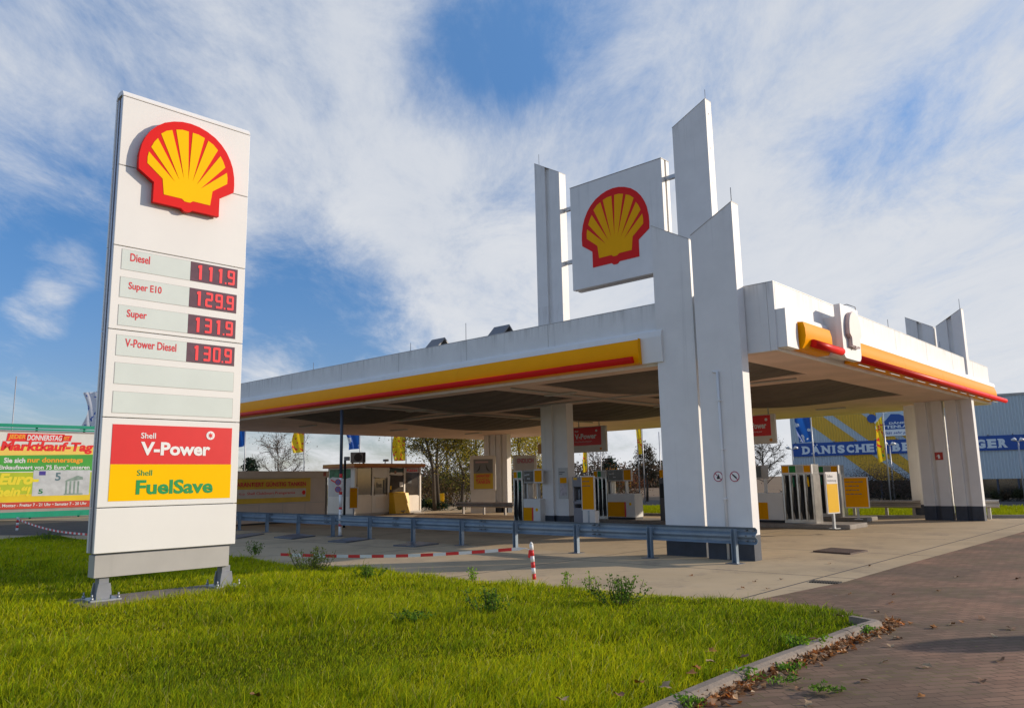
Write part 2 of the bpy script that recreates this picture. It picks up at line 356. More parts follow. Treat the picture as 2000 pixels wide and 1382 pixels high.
def flat(name, pts, z, mat):
    b = B(); b.poly([(p[0], p[1], z) for p in pts]); return struct(b.make(name, mat))
flat('ground', [(-3000, -200), (3000, -200), (3000, 4000), (-3000, 4000)], 0, ground_mat('field', 'field'))
conc = [ST(u, v) for u, v in ((75, -14), (-3, -14), (-9, 5), (-14, 24), (60, 24))]
flat('apron', conc, .004, ground_mat('apron_concrete', 'concrete'))
pav = [G(1496, 1168), G(1652, 1136), G(1790, 1096.5), G(1920, 1060.5), G(1990, 1040)]
pvd = (pav[-1]-pav[1]).normalized(); pav[-1] = pav[1]+pvd*40
pav = [Vector((-3.0, 3.0, 0)), G(1330, 1200)] + pav + [Vector((45, 30, 0)), Vector((45, -20, 0)), Vector((-14, -20, 0)), Vector((-14, 3.0, 0))]
flat('brick_paving', pav, .008, ground_mat('paving_bricks', 'paving'))
gs = [G(1215, 1006), G(1640, 1012), G(2000, 1011.5), G(2000, 1011.5)+Vector((14, -4, 0)), G(2000, 989)+Vector((14, -4, 0)), G(2000, 989), G(1640, 990), G(1215, 988)]
flat('verge', gs, .010, ground_mat('verge_turf', 'turf'))
flat('road', [G(1215, 987.5), G(1640, 989.4), G(2000, 988.4), G(2000, 988)+Vector((20, -4, 0)), G(2000, 974)+Vector((20, 0, 0)), G(2000, 974), G(1640, 976), G(1215, 976)], .006, ground_mat('road_asphalt', 'asphalt'))
flat('side_road', [G(-80, 1045), G(220, 1045), G(460, 1033), G(460, 1018), G(220, 1016), G(-80, 1017)], .012, bpy.data.materials['road_asphalt'])
flat('gravel_bed', [G(822, 1003.5), G(1010, 1006), G(1010, 1013), G(800, 1012)], .012, ground_mat('gravel', 'gravel'))
# dark kerb of the verge
def ribbon(b, pts, w, h, z0=0):
    pts = [Vector((p[0], p[1], 0)) for p in pts]
    rows = []
    for i, p in enumerate(pts):
        t = (pts[min(i+1, len(pts)-1)]-pts[max(i-1, 0)]).normalized(); nrm = Vector((t.y, -t.x, 0))
        a = p-nrm*w/2; c = p+nrm*w/2
        rows.append([b.b.verts.new((q.x, q.y, z)) for q, z in ((a, z0), (a, z0+h), (c, z0+h), (c, z0))])
    for i in range(len(rows)-1):
        for k in range(3): b.b.faces.new((rows[i][k], rows[i][k+1], rows[i+1][k+1], rows[i+1][k]))
    for r in (rows[0], rows[-1]): b.b.faces.new(r)
b = B(); ribbon(b, gs[:4], .14, .12); struct(b.make('verge_kerb', CONC))

# lawn: low mound, soil below the blades
lawn_px = [(-260, 1034), (0, 1034), (90, 1042), (175, 1056), (330, 1078), (470, 1090), (560, 1106), (640, 1108), (720, 1112), (800, 1124), (880, 1132), (960, 1140), (1050, 1146), (1200, 1157), (1330, 1166), (1430, 1172), (1525, 1180), (1600, 1188), (1690, 1205)]
kerb_in = [G(x, y, .11) for x, y in ((1700, 1208), (1640, 1226), (1532, 1266), (1424, 1306), (1330, 1344), (1240, 1382))]
kd = (kerb_in[-1]-kerb_in[2]).normalized()
kerb_in.append(kerb_in[-1]+kd*2.5)
lawn = [G(x, y) for x, y in lawn_px] + kerb_in + [Vector((-11, 3.4, 0)), Vector((-16, 8, 0))]
LP = np.array([(p.x, p.y) for p in lawn])
def inside(P, poly):
    x, y = P[:, 0], P[:, 1]; r = np.zeros(len(P), bool); n = len(poly)
    for i in range(n):
        x1, y1 = poly[i]; x2, y2 = poly[(i+1) % n]
        c = ((y1 > y) != (y2 > y)) & (x < (x2-x1)*(y-y1)/(y2-y1+1e-12)+x1); r ^= c
    return r
def edge_dist(P, poly):
    d = np.full(len(P), 1e9); n = len(poly)
    for i in range(n):
        a, c = poly[i], poly[(i+1) % n]; e = c-a; t = np.clip(((P-a)@e)/(e@e+1e-12), 0, 1)
        d = np.minimum(d, np.linalg.norm(P-(a+t[:, None]*e), axis=1))
    return d
_k = [(rng.uniform(0, 2*math.pi), rng.uniform(.25, 3.2), rng.uniform(0, 2*math.pi)) for _ in range(26)]
def wob(P, lo=0., hi=9.):
    s = np.zeros(len(P)); n = 0
    for a, f, ph in _k:
        if lo <= f <= hi: s += np.sin(f*(P[:, 0]*math.cos(a)+P[:, 1]*math.sin(a))+ph)/math.sqrt(f); n += 1/f
    return s/math.sqrt(max(n, 1e-6))
def lawn_z(P): return .025+.02*np.clip(edge_dist(P, LP)/1.2, 0, 1)+.008*wob(P)
gx, gy = np.meshgrid(np.arange(-17, 6, .35), np.arange(2.5, 34, .35)); 
b = B(); P = np.stack([gx.ravel(), gy.ravel()], 1); z = np.where(inside(P, LP), lawn_z(P), -.06)
vs = [b.b.verts.new((p[0], p[1], q)) for p, q in zip(P, z)]; nx = gx.shape[1]
for j in range(gx.shape[0]-1):
    for i in range(nx-1):
        q = [j*nx+i, j*nx+i+1, (j+1)*nx+i+1, (j+1)*nx+i]
        if max(z[k] for k in q) > -.01: b.b.faces.new([vs[k] for k in q]).smooth = True
struct(b.make('lawn_soil', ground_mat('soil', 'soil')))
# kerb beside the paving
b = B(); kc = [p.copy() for p in kerb_in]
off = Vector((kd.y, -kd.x, 0)); off = off if off.x > 0 else -off
kc = [kerb_in[0]+Vector((-.12, .35, 0)), kerb_in[0]+Vector((.02, .06, 0))]+kc[0:]
kpts = [p+off*.07 for p in kc]
def kerb_run(b, pts, w, h):
    acc = 0; cur = pts[0].copy(); seg = []
    dense = []
    for i in range(len(pts)-1):
        a, c = pts[i], pts[i+1]; L_ = (c-a).length; n = max(1, int(L_/1.0))
        for k in range(n): dense.append(a.lerp(c, k/n))
    dense.append(pts[-1])
    for i in range(len(dense)-1):
        a, c = dense[i], dense[i+1]; t = (c-a).normalized(); nr = Vector((t.y, -t.x, 0)); g = .004
        a = a+t*g; c = c-t*g; dz = random.uniform(-.003, .003)
        if nr.dot(off) < 0: nr = -nr
        prof = [(-w/2, -.1), (-w/2, h+dz), (w/2-.05, h+dz), (w/2-.015, h-.02+dz), (w/2, h-.06), (w/2+.004, -.1)]
        A = [b.b.verts.new((a.x+nr.x*p, a.y+nr.y*p, q)) for p, q in prof]; E_ = [b.b.verts.new((c.x+nr.x*p, c.y+nr.y*p, q)) for p, q in prof]
        for k in range(len(prof)-1): b.b.faces.new((A[k], A[k+1], E_[k+1], E_[k]))
        b.b.faces.new(A); b.b.faces.new(E_)
kerb_run(b, kpts, .12, .10); struct(b.make('kerb', M('kerb_stone', (.27, .215, .165), .85, .25, 3, bump=.25, fine=.2)))

# ------------------------------------------------------------------ shell emblem
def shell_outline():
    right = [(0, -.083), (.06, -.08), (.12, -.03), (.69, -.03), (.69, .385), (1.0, .595)]
    arc = [(1.008, .75), (1.0, .93), (.96, 1.14), (.90, 1.30), (.81, 1.46), (.69, 1.60), (.54, 1.72), (.36, 1.805), (.18, 1.856), (0, 1.872)]
    r = right+arc; return r+[(-x, y) for x, y in r[-2:0:-1]]
def shell_yellow():
    h = [(0, .127), (.06, .13), (.115, .175), (.485, .174), (.525, .5), (.842, .75), (.845, .88), (.825, 1.0), (.265, .49), (.785, 1.11), (.73, 1.24), (.665, 1.34),
         (.178, .555), (.605, 1.455), (.50, 1.55), (.385, 1.605), (.088, .598), (.305, 1.64), (.17, 1.678), (.043, 1.68)]
    return h+[(0, .61)]+[(-x, y) for x, y in h[:0:-1]]
def emblem(parent, cx, z0, s, y, th=.08, name='shell_emblem', raised=True, fade=None, yel=None):
    b = B(); b.prism([(cx+x*s, z0+q*s) for x, q in shell_outline()], y-th, y); e = b.make(name, fade or EMR, parent)
    b = B(); b.prism([(cx+x*s, z0+q*s) for x, q in shell_yellow()], y-th-.005, y-th+.001); b.make('yellow_shell', fade or yel or EMY, e)
    return e

# ------------------------------------------------------------------ price sign
sy = math.radians(90-44.5); p0 = G(205, 1172, .1)
ps = empty('price_sign', 'tall white price sign with a shell emblem and red fuel prices standing in the grass', 'price sign', (p0.x, p0.y, 0), sy)
X0, X1, TH = -.19, 1.90, .31
seams = [.745, 1.385, 2.68, 3.985, 5.267, 6.535, 7.66]
b = B(); b.box(X0+.05, X1-.05, .05, TH-.05, .72, 7.58); b.make('core', DARKSTEEL, ps)
for i in range(6):
    b = B(); b.box(X0, X1, -.0, .05, seams[i]+.006, seams[i+1]-.006, .006)
    o = b.make('front_panel', WHITE_SIGN, ps)
b = B(); b.prism([(0, 7.666), (.05, 7.666), (.05, 7.70), (TH-.05, 7.70), (TH-.05, 7.666), (TH, 7.666), (TH, 7.69), (TH-.045, 7.755), (TH-.1, 7.775), (.1, 7.775), (.045, 7.755), (0, 7.69)], X0, X1, 'x'); b.make('top_cap', WHITE_SIGN, ps)
b = B()
for i in range(6): b.box(X0, X1, TH-.05, TH, seams[i]+.006, seams[i+1]-.006, .006)
b.make('back_panel', WHITE_SIGN, ps)
SM = M('side_metal', (.50, .50, .54), .35, .1, 2, metal=.5)
for x0, x1 in ((X0, X0+.05), (X1-.05, X1)):
    for ya, yb in ((.055, .125), (TH-.125, TH-.055)):
        b = B(); b.box(x0+.012, x1-.012, ya, yb, seams[0]+.006, seams[6]-.006)
        b.make('side_trim', SM, ps)
b = B(); b.box(X0+.03, X1-.08, .03, TH-.03, .415, .72, .004); b.make('skirt', GREYPAINT, ps)
for lx in (-.07, 1.735):
    b = B(); b.box(lx, lx+.13, .07, TH-.07, .12, .42)
    b.prism([(lx-.035, .12), (lx+.165, .12), (lx+.165, .2), (lx+.145, .33), (lx-.015, .33), (lx-.035, .2)], .04, .07); b.prism([(lx-.035, .12), (lx+.165, .12), (lx+.165, .2), (lx+.145, .33), (lx-.015, .33), (lx-.035, .2)], TH-.07, TH-.04)
    lg = b.make('leg', M('leg_grey', (.24, .25, .27), .5, .1, 4) if lx < 0 else bpy.data.materials['leg_grey'], ps)
    b = B(); b.box(lx-.14, lx+.27, -.06, TH+.06, .095, .12, .003); b.make('base_plate', GALV, lg)
    for bx in (lx-.11, lx+.24):
        for by in (-.02, TH+.02):
            b = B(); b.tube([(bx, by, .118), (bx, by, .155)], .022, 6); b.tube([(bx, by, .15), (bx, by, .2)], .011, 6); b.make('bolt', GALV, lg)
emblem(ps, .825, 6.05, .765, -.028, .085)
b = B(); b.prism([(.825+x*.745, 6.07+q*.745) for x, q in shell_outline()], -.029, .0); b.make('emblem_spacer', GREYPAINT, ps)
rows = [(4.912, 5.222, 'Diesel', '111.9'), (4.484, 4.79, 'Super E10', '129.9'), (4.055, 4.36, 'Super', '131.9'), (3.60, 3.905, 'V-Power Diesel', '130.9'), (3.18, 3.49, None, None), (2.752, 3.062, None, None)]
SEG = {'0': 'abcdef', '1': 'bc', '2': 'abged', '3': 'abgcd', '9': 'abgfcd'}
def seven(b, ch, x, z, w, h, y):
    t = .034
    S = {'a': (x+t*.4, x+w-t*.4, z+h-t, z+h), 'g': (x+t*.4, x+w-t*.4, z+h/2-t/2, z+h/2+t/2), 'd': (x+t*.4, x+w-t*.4, z, z+t),
         'f': (x, x+t, z+h/2, z+h-t*.3), 'b': (x+w-t, x+w, z+h/2, z+h-t*.3), 'e': (x, x+t, z+t*.3, z+h/2), 'c': (x+w-t, x+w, z+t*.3, z+h/2)}
    if ch == '1': b.box(x+w*.45, x+w*.45+t*1.25, y-.003, y, z, z+h); b.box(x+w*.45-.02, x+w*.45+.002, y-.0032, y-.0002, z+h-.05, z+h-.012); return
    for i, k in enumerate(SEG[ch]):
        x0, x1, z0, z1 = S[k]; b.box(x0, x1, y-.003-.0004*i, y-.0004*i, z0, z1)
for z0, z1, lab, pr_ in rows:
    b = B(); x1 = .975 if lab else 1.765
    b.box(-.065, x1, -.004, .004, z0, z1); pn = b.make('price_row', PANEL, ps)
    b = B(); 
    for q in ((-.071, 1.771, z0-.006, z0), (-.071, 1.771, z1, z1+.006), (-.071, -.065, z0, z1), (1.765, 1.771, z0, z1)): b.box(q[0], q[1], -.003, .003, q[2], q[3])
    b.make('edge_trim', GREYPAINT, pn)
    if lab:
        hh = {'Diesel': .125, 'Super E10': .145, 'Super': .15, 'V-Power Diesel': .125}[lab]; ww = {'Diesel': .29, 'Super E10': .49, 'Super': .29, 'V-Power Diesel': .76}[lab]
        dz = .035 if 'Super' in lab else 0
        text(pn, lab, TXTRED, .055, z1-.17-dz, hh, -.007, ww, bold=.018)
        b = B(); b.box(.977, 1.764, -.006, .004, z0-.002, z1+.002); dp = b.make('price_display', LEDBG, pn)
        b = B(); w_, h_, x = .125, z1-z0-.07, 1.055
        xs = [1.06, 1.235, 1.40, 1.59]
        for ch, x in zip(pr_.replace('.', ''), xs): seven(b, ch, x, z0+.035, w_, h_, -.008)
        b.box(1.548, 1.575, -.011, -.008, z0+.035, z0+.062)
        b.make('led_digits', LED, dp)
b = B(); b.box(-.045, 1.775, -.004, .004, 2.004, 2.583); rp = b.make('red_fuel_panel', REDM, ps)
b = B(); b.box(-.045, 1.782, -.004, .004, 1.474, 2.002); yp = b.make('yellow_fuel_panel', EMY, ps)
text(rp, 'Shell', TXTWHITE, .36, 2.385, .085, -.008, .215, bold=.012); text(rp, 'V-Power', TXTWHITE, .365, 2.135, .20, -.008, 1.06, bold=.035)
b = B(); n = 24; ring = [(1.42+.068*math.cos(2*math.pi*k/n), 2.455+.068*math.sin(2*math.pi*k/n)) for k in range(n)]; b.prism(ring, -.009, -.004); st = b.make('star_mark', TXTWHITE, rp)
b = B(); st_ = []
for k in range(16): r_ = .048 if k % 2 == 0 else .02; st_.append((1.42+r_*math.cos(math.pi*k/8), 2.455+r_*math.sin(math.pi*k/8)))
b.prism(st_, -.012, -.0085); b.make('star_rays', REDM, st)
text(yp, 'Shell', GREEN, .335, 1.835, .085, -.008, .215, bold=.006); text(yp, 'FuelSave', GREEN, .33, 1.56, .215, -.008, 1.16, bold=.03)
# foundation
b = B(); b.box(-.35, 2.1, -.28, TH+.28, -.1, .095, .01)
fo = b.make('foundation_slab', M('old_concrete', (.22, .18, .14), .9, .25, 4, bump=.3, fine=.2), None, (p0.x, p0.y, 0), sy); tag(fo, 'mossy concrete footing in the grass under the tall price sign', 'concrete footing')

# ------------------------------------------------------------------ fuel station canopy (local x = -u, y = v)
cn = empty('station_canopy', 'large white petrol station canopy with yellow and red trim on slab pillars', 'canopy', OC, SRZ)
CX0, CX1, CY0, CY1 = -26.5, .633, .33, 19.4
b = B(); b.box(CX0+.3, CX1-.3, CY0+.3, CY1-.3, 4.62, 5.45); b.make('roof', M('roof_felt', (.12, .12, .12), .9, .1), cn)
b = B()
b.box(CX0, CX1-.15, CY0, CY0+.06, 4.17, 5.6, .008); b.box(CX1-.145, CX1, CY0-.004, CY0+.06, 4.17, 5.6, .008)
b.box(CX1-.06, CX1, CY0+.062, CY1, 4.17, 5.6, .008); b.box(CX0, CX0+.06, CY0+.062, CY1-.06, 4.17, 5.6); b.box(CX0+.0, CX1-.062, CY1-.06, CY1, 4.17, 5.6)
b.make('fascia', WHITE_FASC, cn)
b = B(); b.box(CX0, CX1, CY0-.004, CY0+.10, 5.6, 5.615); b.box(CX1-.10, CX1+.004, CY0+.102, CY1, 5.6, 5.615); b.make('coping', M('coping_metal', (.48, .47, .45), .5, .15, 3, metal=.3), cn)
prof_w = [(0, 5.0), (.10, 4.985), (.17, 4.93), (.2, 4.802)]
prof_y = [(.2, 4.8), (.255, 4.70), (.285, 4.58), (.29, 4.46), (.27, 4.34), (.22, 4.25), (0, 4.245)]
def sweepA(pr, x0, x1, mat, name):
    b = B(); b.prism([(CY0-d, z) for d, z in pr]+[(CY0, pr[-1][1])] if pr[-1][0] else [(CY0-d, z) for d, z in pr], x0, x1, 'x'); o = b.make(name, mat, cn); return o
def sweepB(pr, y0, y1, mat, name):
    b = B(); b.prism([(CX1+d, z) for d, z in pr]+[(CX1, pr[-1][1])] if pr[-1][0] else [(CX1+d, z) for d, z in pr], y0, y1, 'y'); o = b.make(name, mat, cn); return o
sweepA(prof_w+[(.19, 4.5), (.17, 4.225)], -2.5, -1.95, WHITE, 'white_cladding'); sweepA(prof_w, CX0, -2.501, WHITE, 'white_cladding')
def smooth(o):
    for q in o.data.polygons: q.use_smooth = len(q.vertices) == 4
    o.data.set_sharp_from_angle(angle=math.radians(35)); return o
for k in range(4):
    x0 = CX0+k*6.0; x1 = min(CX0+(k+1)*6.0, -2.5)-.006; smooth(sweepA(prof_y, x0, x1, YEL, 'yellow_band'))
b = B(); b.box(-2.5, -2.494, CY0-.305, CY0-.0, 4.235, 4.81); b.make('band_end_plate', BOARDY, cn)
b = B(); b.tube([(CX0, CY0-.30, 4.33), (-2.66, CY0-.30, 4.33)], .078, 14)
for k in range(1, 6): b.tube([(CX0+k*4.0, CY0-.30, 4.33), (CX0+k*4.0+.02, CY0-.30, 4.33)], .0805, 14)
b.make('red_tube', RED, cn)
# right side
sweepB(prof_w, 4.02, CY1-.1, WHITE, 'white_cladding')
sweepB([(0, 5.02), (.2, 5.02), (.2, 4.225)], .36, .93, WHITE, 'white_cladding')
sweepB([(0, 5.0), (.10, 4.985), (.12, 4.93), (.12, 4.26)], .935, 2.86, WHITE, 'white_cladding')
smooth(sweepB([(.12, 4.82), (.30, 4.80), (.335, 4.66), (.34, 4.5), (.31, 4.36), (.25, 4.25), (.12, 4.245)], .98, 2.44, YEL, 'yellow_band'))
b = B(); b.tube([(CX1+.36, 1.28, 4.37), (CX1+.36, 2.9, 4.37)], .085, 14); b.make('red_tube', RED, cn)
for k in range(4):
    y0 = 4.03+k*3.8; y1 = min(y0+3.792, CY1-.45); smooth(sweepB(prof_y, y0, y1, YEL, 'yellow_band'))
b = B(); b.tube([(CX1+.30, 4.03, 4.35), (CX1+.30, 20.3, 4.35)], .085, 14)
for k in range(1, 5): b.tube([(CX1+.30, 4.03+k*3.3, 4.35), (CX1+.30, 4.05+k*3.3, 4.35)], .0875, 14)
b.make('red_tube', RED, cn)
for k in range(13):
    y0 = 4.3+k*1.18; b = B(); b.box(CX1+.215, CX1+.245, y0, y0+.75, 4.22, 4.24); b.make('lamp_tube', TXTWHITE, cn)
# emblem box on the right side
b = B(); r_ = .16; pts = [(2.87, 5.46), (2.87, 4.23+r_)]+[(2.87+r_-r_*math.cos(a), 4.23+r_-r_*math.sin(a)) for a in (.5, 1.0, math.pi/2)]+[(4.0-r_+r_*math.sin(a), 4.23+r_-r_*math.cos(a)) for a in (0, .55, 1.1, math.pi/2)]+[(4.0, 5.46)]
b.prism(pts, CX1+.28, CX1+.42, 'x'); b.box(CX1, CX1+.28, 2.95, 3.92, 4.3, 5.2); eb = b.make('emblem_box', WHITE, cn)
glareR = M('emblem_rim', (.50, .36, .34), .25, .05, 2, metal=.3); glareY = M('emblem_glare', (.90, .80, .70), .3, .03, 1)  # overexposed glare put into the pale rim and face colours
b = B(); b.prism([(3.45+x*.40, 4.52+q*.44) for x, q in shell_outline()], CX1+.42, CX1+.50, 'x'); em = b.make('shell_emblem', glareR, eb)
b = B(); b.prism([(3.45+x*.37, 4.545+q*.42) for x, q in shell_outline()], CX1+.499, CX1+.52, 'x'); b.make('emblem_face', glareY, em)
# soffit with sagging ceiling shells
bays = [(u0, u1, v0, v1) for u0, u1 in ((.55, 6.4), (7.9, 13.0), (14.3, 19.4)) for v0, v1 in ((.95, 4.7), (6.15, 12.7))]
xs = sorted({-u for q in bays for u in q[:2]} | {CX0+.06, CX1-.06}); ys = sorted({v for q in bays for v in q[2:]} | {CY0+.06, CY1-.06})
b = B()
for i in range(len(xs)-1):
    for j in range(len(ys)-1):
        mx, my = (xs[i]+xs[i+1])/2, (ys[j]+ys[j+1])/2
        if any(-u1 < mx < -u0 and v0 < my < v1 for u0, u1, v0, v1 in bays): continue
        b.box(xs[i], xs[i+1], ys[j], ys[j+1], 4.18, 4.6)
bmesh.ops.remove_doubles(b.b, verts=b.b.verts, dist=1e-4)
b.make('soffit', SOFFIT, cn)
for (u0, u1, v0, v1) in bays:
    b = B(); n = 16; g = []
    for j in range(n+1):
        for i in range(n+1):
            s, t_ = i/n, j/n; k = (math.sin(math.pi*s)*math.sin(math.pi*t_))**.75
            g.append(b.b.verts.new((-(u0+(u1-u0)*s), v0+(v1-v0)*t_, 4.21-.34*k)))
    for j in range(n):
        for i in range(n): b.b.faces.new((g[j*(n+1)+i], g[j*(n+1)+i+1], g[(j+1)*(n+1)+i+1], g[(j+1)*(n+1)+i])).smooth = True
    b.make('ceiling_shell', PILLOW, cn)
for (u, v) in ((7.2, 3), (7.2, 9), (13.6, 3), (13.6, 9), (3.2, 5.4), (10.2, 5.45), (17, 5.45), (22, 4), (22, 9), (22, 14), (10, 15.5), (4, 15.5), (16, 15.5)):
    b = B(); b.box(-u-.55, -u+.55, v-.1, v+.1, 4.13, 4.178, .005); b.make('ceiling_lamp', M('lamp_housing', (.5, .48, .44), .5, .1) if 'lamp_housing' not in bpy.data.materials else bpy.data.materials['lamp_housing'], cn)
# pillars
_t = PILLOW.node_tree; _tx = _t.nodes.new('ShaderNodeTexCoord'); _wv = _t.nodes.new('ShaderNodeTexWave'); _wv.bands_direction = 'Y'; _wv.inputs['Scale'].default_value = .62; _wv.inputs['Distortion'].default_value = .3
_t.links.new(_tx.outputs['Object'], _wv.inputs['Vector']); _bp = _t.nodes.new('ShaderNodeBump'); _bp.inputs['Strength'].default_value = .6; _bp.inputs['Distance'].default_value = .05
_t.links.new(_wv.outputs['Fac'], _bp.inputs['Height']); _t.links.new(_bp.outputs[0], _t.nodes['Principled BSDF'].inputs['Normal'])
b = B()
for x in (-5.4, -8.4, -11.4, -14.4, -17.4, -20.4, -23.4): b.box(x-.006, x+.006, CY0-.003, CY0, 5.02, 5.598)
for y in (5.2, 8.2, 11.2, 14.2, 17.0): b.box(CX1, CX1+.003, y-.006, y+.006, 5.02, 5.598)
b.make('fascia_seams', GREYPAINT, cn)
b = B()
for u in (7.15, 13.65): b.tube([(-u, .8, 4.15), (-u, 13.2, 4.15)], .03, 6)
for v in (5.45,): b.tube([(-1.0, v-.3, 4.15), (-19, v-.3, 4.15)], .025, 6)
b.make('soffit_pipes', GREYPAINT, cn)
def slab(x0, x1, y0, z_l, z_r, grooved=False, ph=.5, thick=.33):
    b = B()
    if grooved:
        g0, g1 = x0+(x1-x0)*.42, x0+(x1-x0)*.60
        zl = lambda x: z_l+(z_r-z_l)*(x-x0)/(x1-x0)
        b.prism([(x0, 0), (g0, 0), (g0, zl(g0)), (x0, zl(x0))], y0, y0+thick); b.prism([(g1, 0), (x1, 0), (x1, zl(x1)), (g1, zl(g1))], y0, y0+thick)
        b.prism([(g0, 0), (g1, 0), (g1, zl(g1)-.02), (g0, zl(g0)-.02)], y0+.09, y0+thick-.02)
    else:
        b.prism([(x0, 0), (x1, 0), (x1, z_r), (x0, z_l)], y0, y0+thick)
    o = b.make('pillar', WHITE_OLD, cn)
    b = B(); e = .003
    if grooved: b.box(x0-e, g0+e, y0-e, y0+thick+e, .0, ph); b.box(g1-e, x1+e, y0-e, y0+thick+e, .0, ph); b.box(g0+e, g1-e, y0+.087, y0+thick-.03, 0, ph)
    else: b.box(x0-e, x1+e, y0-e, y0+thick+e, .0, ph)
    b.make('plinth', PLINTH, o)
    b = B(); t = .012; b.prism([(x0-.006, z_l), (x1+.006, z_r), (x1+.006, z_r+t), (x0-.006, z_l+t)], y0-.008, y0+thick+.008); b.make('cap', GREYPAINT, o)
    return o
vF = .20; uF = Av(1301, 1040, vF)[0], Av(1378, 1040, vF)[0]
s1 = slab(-uF[0], -uF[1], vF, 7.42, 6.88); s2 = slab(-1.0, 0, 0, 6.88, 7.40, thick=.30)
b = B(); b.tube([(-.04, .1, 7.38), (-.04, .1, 7.75)], .008, 5); b.make('lightning_rod', DARKSTEEL, s2)
u_, z_ = Av(1402, 725, 0); u2_, z2_ = Av(1427, 1075, 0)
b = B(); b.tube([(-u_, -.03, z_), (-u_, -.03, .02)], .028, 8); b.tube([(-u_, -.03, z_-.02), (-u_-.12, .0, z_)], .02, 6)
for zz in (1.2, 2.2, 3.2): b.box(-u_-.045, -u_+.045, -.06, 0, zz, zz+.03)
b.make('conduit_pipe', WHITE_OLD, s2)
vR = 15.9
ur = [Av(x, y, vR)[0] for x, y in ((1806, 1000), (1862, 1010), (1868, 1010), (1923, 1010))]
a1 = slab(-ur[0], -ur[1], vR, 7.35, 6.85, True); a2 = slab(-ur[2], -ur[3], vR, 6.85, 7.38, True)
ux = Av(1784, 1000, vR+1.2)[0], Av(1816, 1000, vR+1.2)[0]
slab(-ux[0], -ux[1], vR+1.2, 4.2, 4.2)
b = B(); b.tube([(-ur[3]-.05, vR+.1, 7.36), (-ur[3]-.05, vR+.1, 7.75)], .008, 5); b.make('lightning_rod', DARKSTEEL, a2)
vK = 16.2
uk = [Av(x, 940, vK)[0] for x in (946, 968, 970, 991)]
slab(-uk[0], -uk[1], vK, 4.25, 4.25, True); slab(-uk[2], -uk[3], vK, 4.25, 4.25, True)
slab(-25.2, -24.15, 0, 5.62, 5.62); slab(-24.1, -23.1, 0, 5.62, 5.62)
# the two tall slabs that carry the sign board
vT = 5.5
tL = slab(-10.12, -9.0, vT, 12.94, 12.28, True, .5, .36); tR = slab(-4.45, -3.28, vT, 12.4, 12.96, False, .5, .36)
for o, x, z in ((tL, -10.05, 12.9), (tR, -3.36, 12.92)):
    b = B(); b.tube([(x, vT+.18, z), (x, vT+.18, z+.42)], .008, 5); b.make('lightning_rod', DARKSTEEL, o)
b = B()
for k in range(7): b.box(-3.284, -3.272, vT+.16, vT+.2, 5.9+k*1.1, 5.94+k*1.1)
b.make('bolt_row', DARKSTEEL, tR)
# rooftop bits
for u, v, l_ in ((10.9, 1.5, 'first'), (8.0, 1.5, 'second')):
    pass
def vent(px, py, label):
    u, z = Av(px, py, 1.1); t = empty('roof_vent', label, 'roof vent', ST(u, 1.1, 5.452), SRZ, 'small gabled vents on the canopy roof')
    b = B(); b.box(-.2, .2, -.2, .2, 0, .28); b.make('vent_body', M('vent_cream', (.6, .55, .45), .6, .1) if 'vent_cream' not in bpy.data.materials else bpy.data.materials['vent_cream'], t)
    b = B(); b.prism([(-.34, .22), (-.30, .2), (0, .52), (.30, .2), (.34, .22), (0, .575)], -.3, .3, 'x' if False else 'y'); o = b.make('vent_hood', DARKSTEEL, t); o.rotation_euler[2] = math.radians(90)
vent(856, 670, 'small dark gabled roof vent on the canopy edge, the farther one on the left'); vent(980, 648, 'small dark gabled roof vent on the canopy edge, the one nearer the sign tower')
b = B()
for px, py, h in ((910, 655, .55), (612, 726, .3), (802, 683, .3)):
    u, z = Av(px, py, .5); b.tube([(-u, .5, 5.6), (-u, .5, 5.6+h)], .008, 5)
for v, h in ((8.3, .35), (13.6, .35)): b.tube([(.45, v, 5.6), (.45, v, 5.6+h)], .008, 5)
b.tube([(.5, 4.4, 5.4), (.5, 4.4, 5.72), (.62, 4.6, 5.78), (.75, 4.8, 5.72), (.75, 4.8, 5.45)], .012, 6); b.tube([(.64, 4.9, 5.6), (.64, 4.9, 5.72)], .01, 6)
b.make('roof_rods', DARKSTEEL, cn)

# sign board between the tall slabs
sb = empty('sign_board', 'large square white board with a shell emblem hung between two tall roof slabs', 'sign board', ST(6.74, vT, 7.94), SRZ)
b = B(); b.box(-1.82, 1.82, .02, .22, 0, 3.62, .01); b.make('front_leaf', WHITE_OLD, sb)
b = B(); b.box(-1.78, 1.78, .222, .30, .02, 3.60); b.make('spine', M('spine_buff', (.45, .38, .28), .6, .1), sb)
b = B(); b.box(-1.82, 1.82, .302, .48, 0, 3.62, .01); b.make('rear_leaf', WHITE_OLD, sb)
b = B(); b.box(-1.83, 1.83, .01, .49, 3.622, 3.64); b.make('top_trim', GREYPAINT, sb)
ua, za = Av(1129, 455, vT); ub, zb = Av(1275, 430, vT); uc_, zc_ = Av(1214, 362, vT); ud, zd = Av(1157, 523, vT)
ecx = 6.74-(ua+ub)/2; es = (ua-ub)/2
emblem(sb, ecx, (zd-7.94)+.03*es, min(es, (zc_-zd)/1.9), .02, .012, yel=M('emblem_yellow_shaded', (.92, .42, .002), .45, .03, 2, spec=.08))  # emblem yellow with the shaded tone of the tower side put into the colour
for z, side in ((3.0, -1), (1.1, -1), (3.0, 1), (.35, 1)):
    b = B(); xx = side*1.82; ln = (.42 if side < 0 else .46)
    b.box(xx, xx+side*ln, .2, .32, z-.06, z+.06); b.make('bracket', GALV, sb)

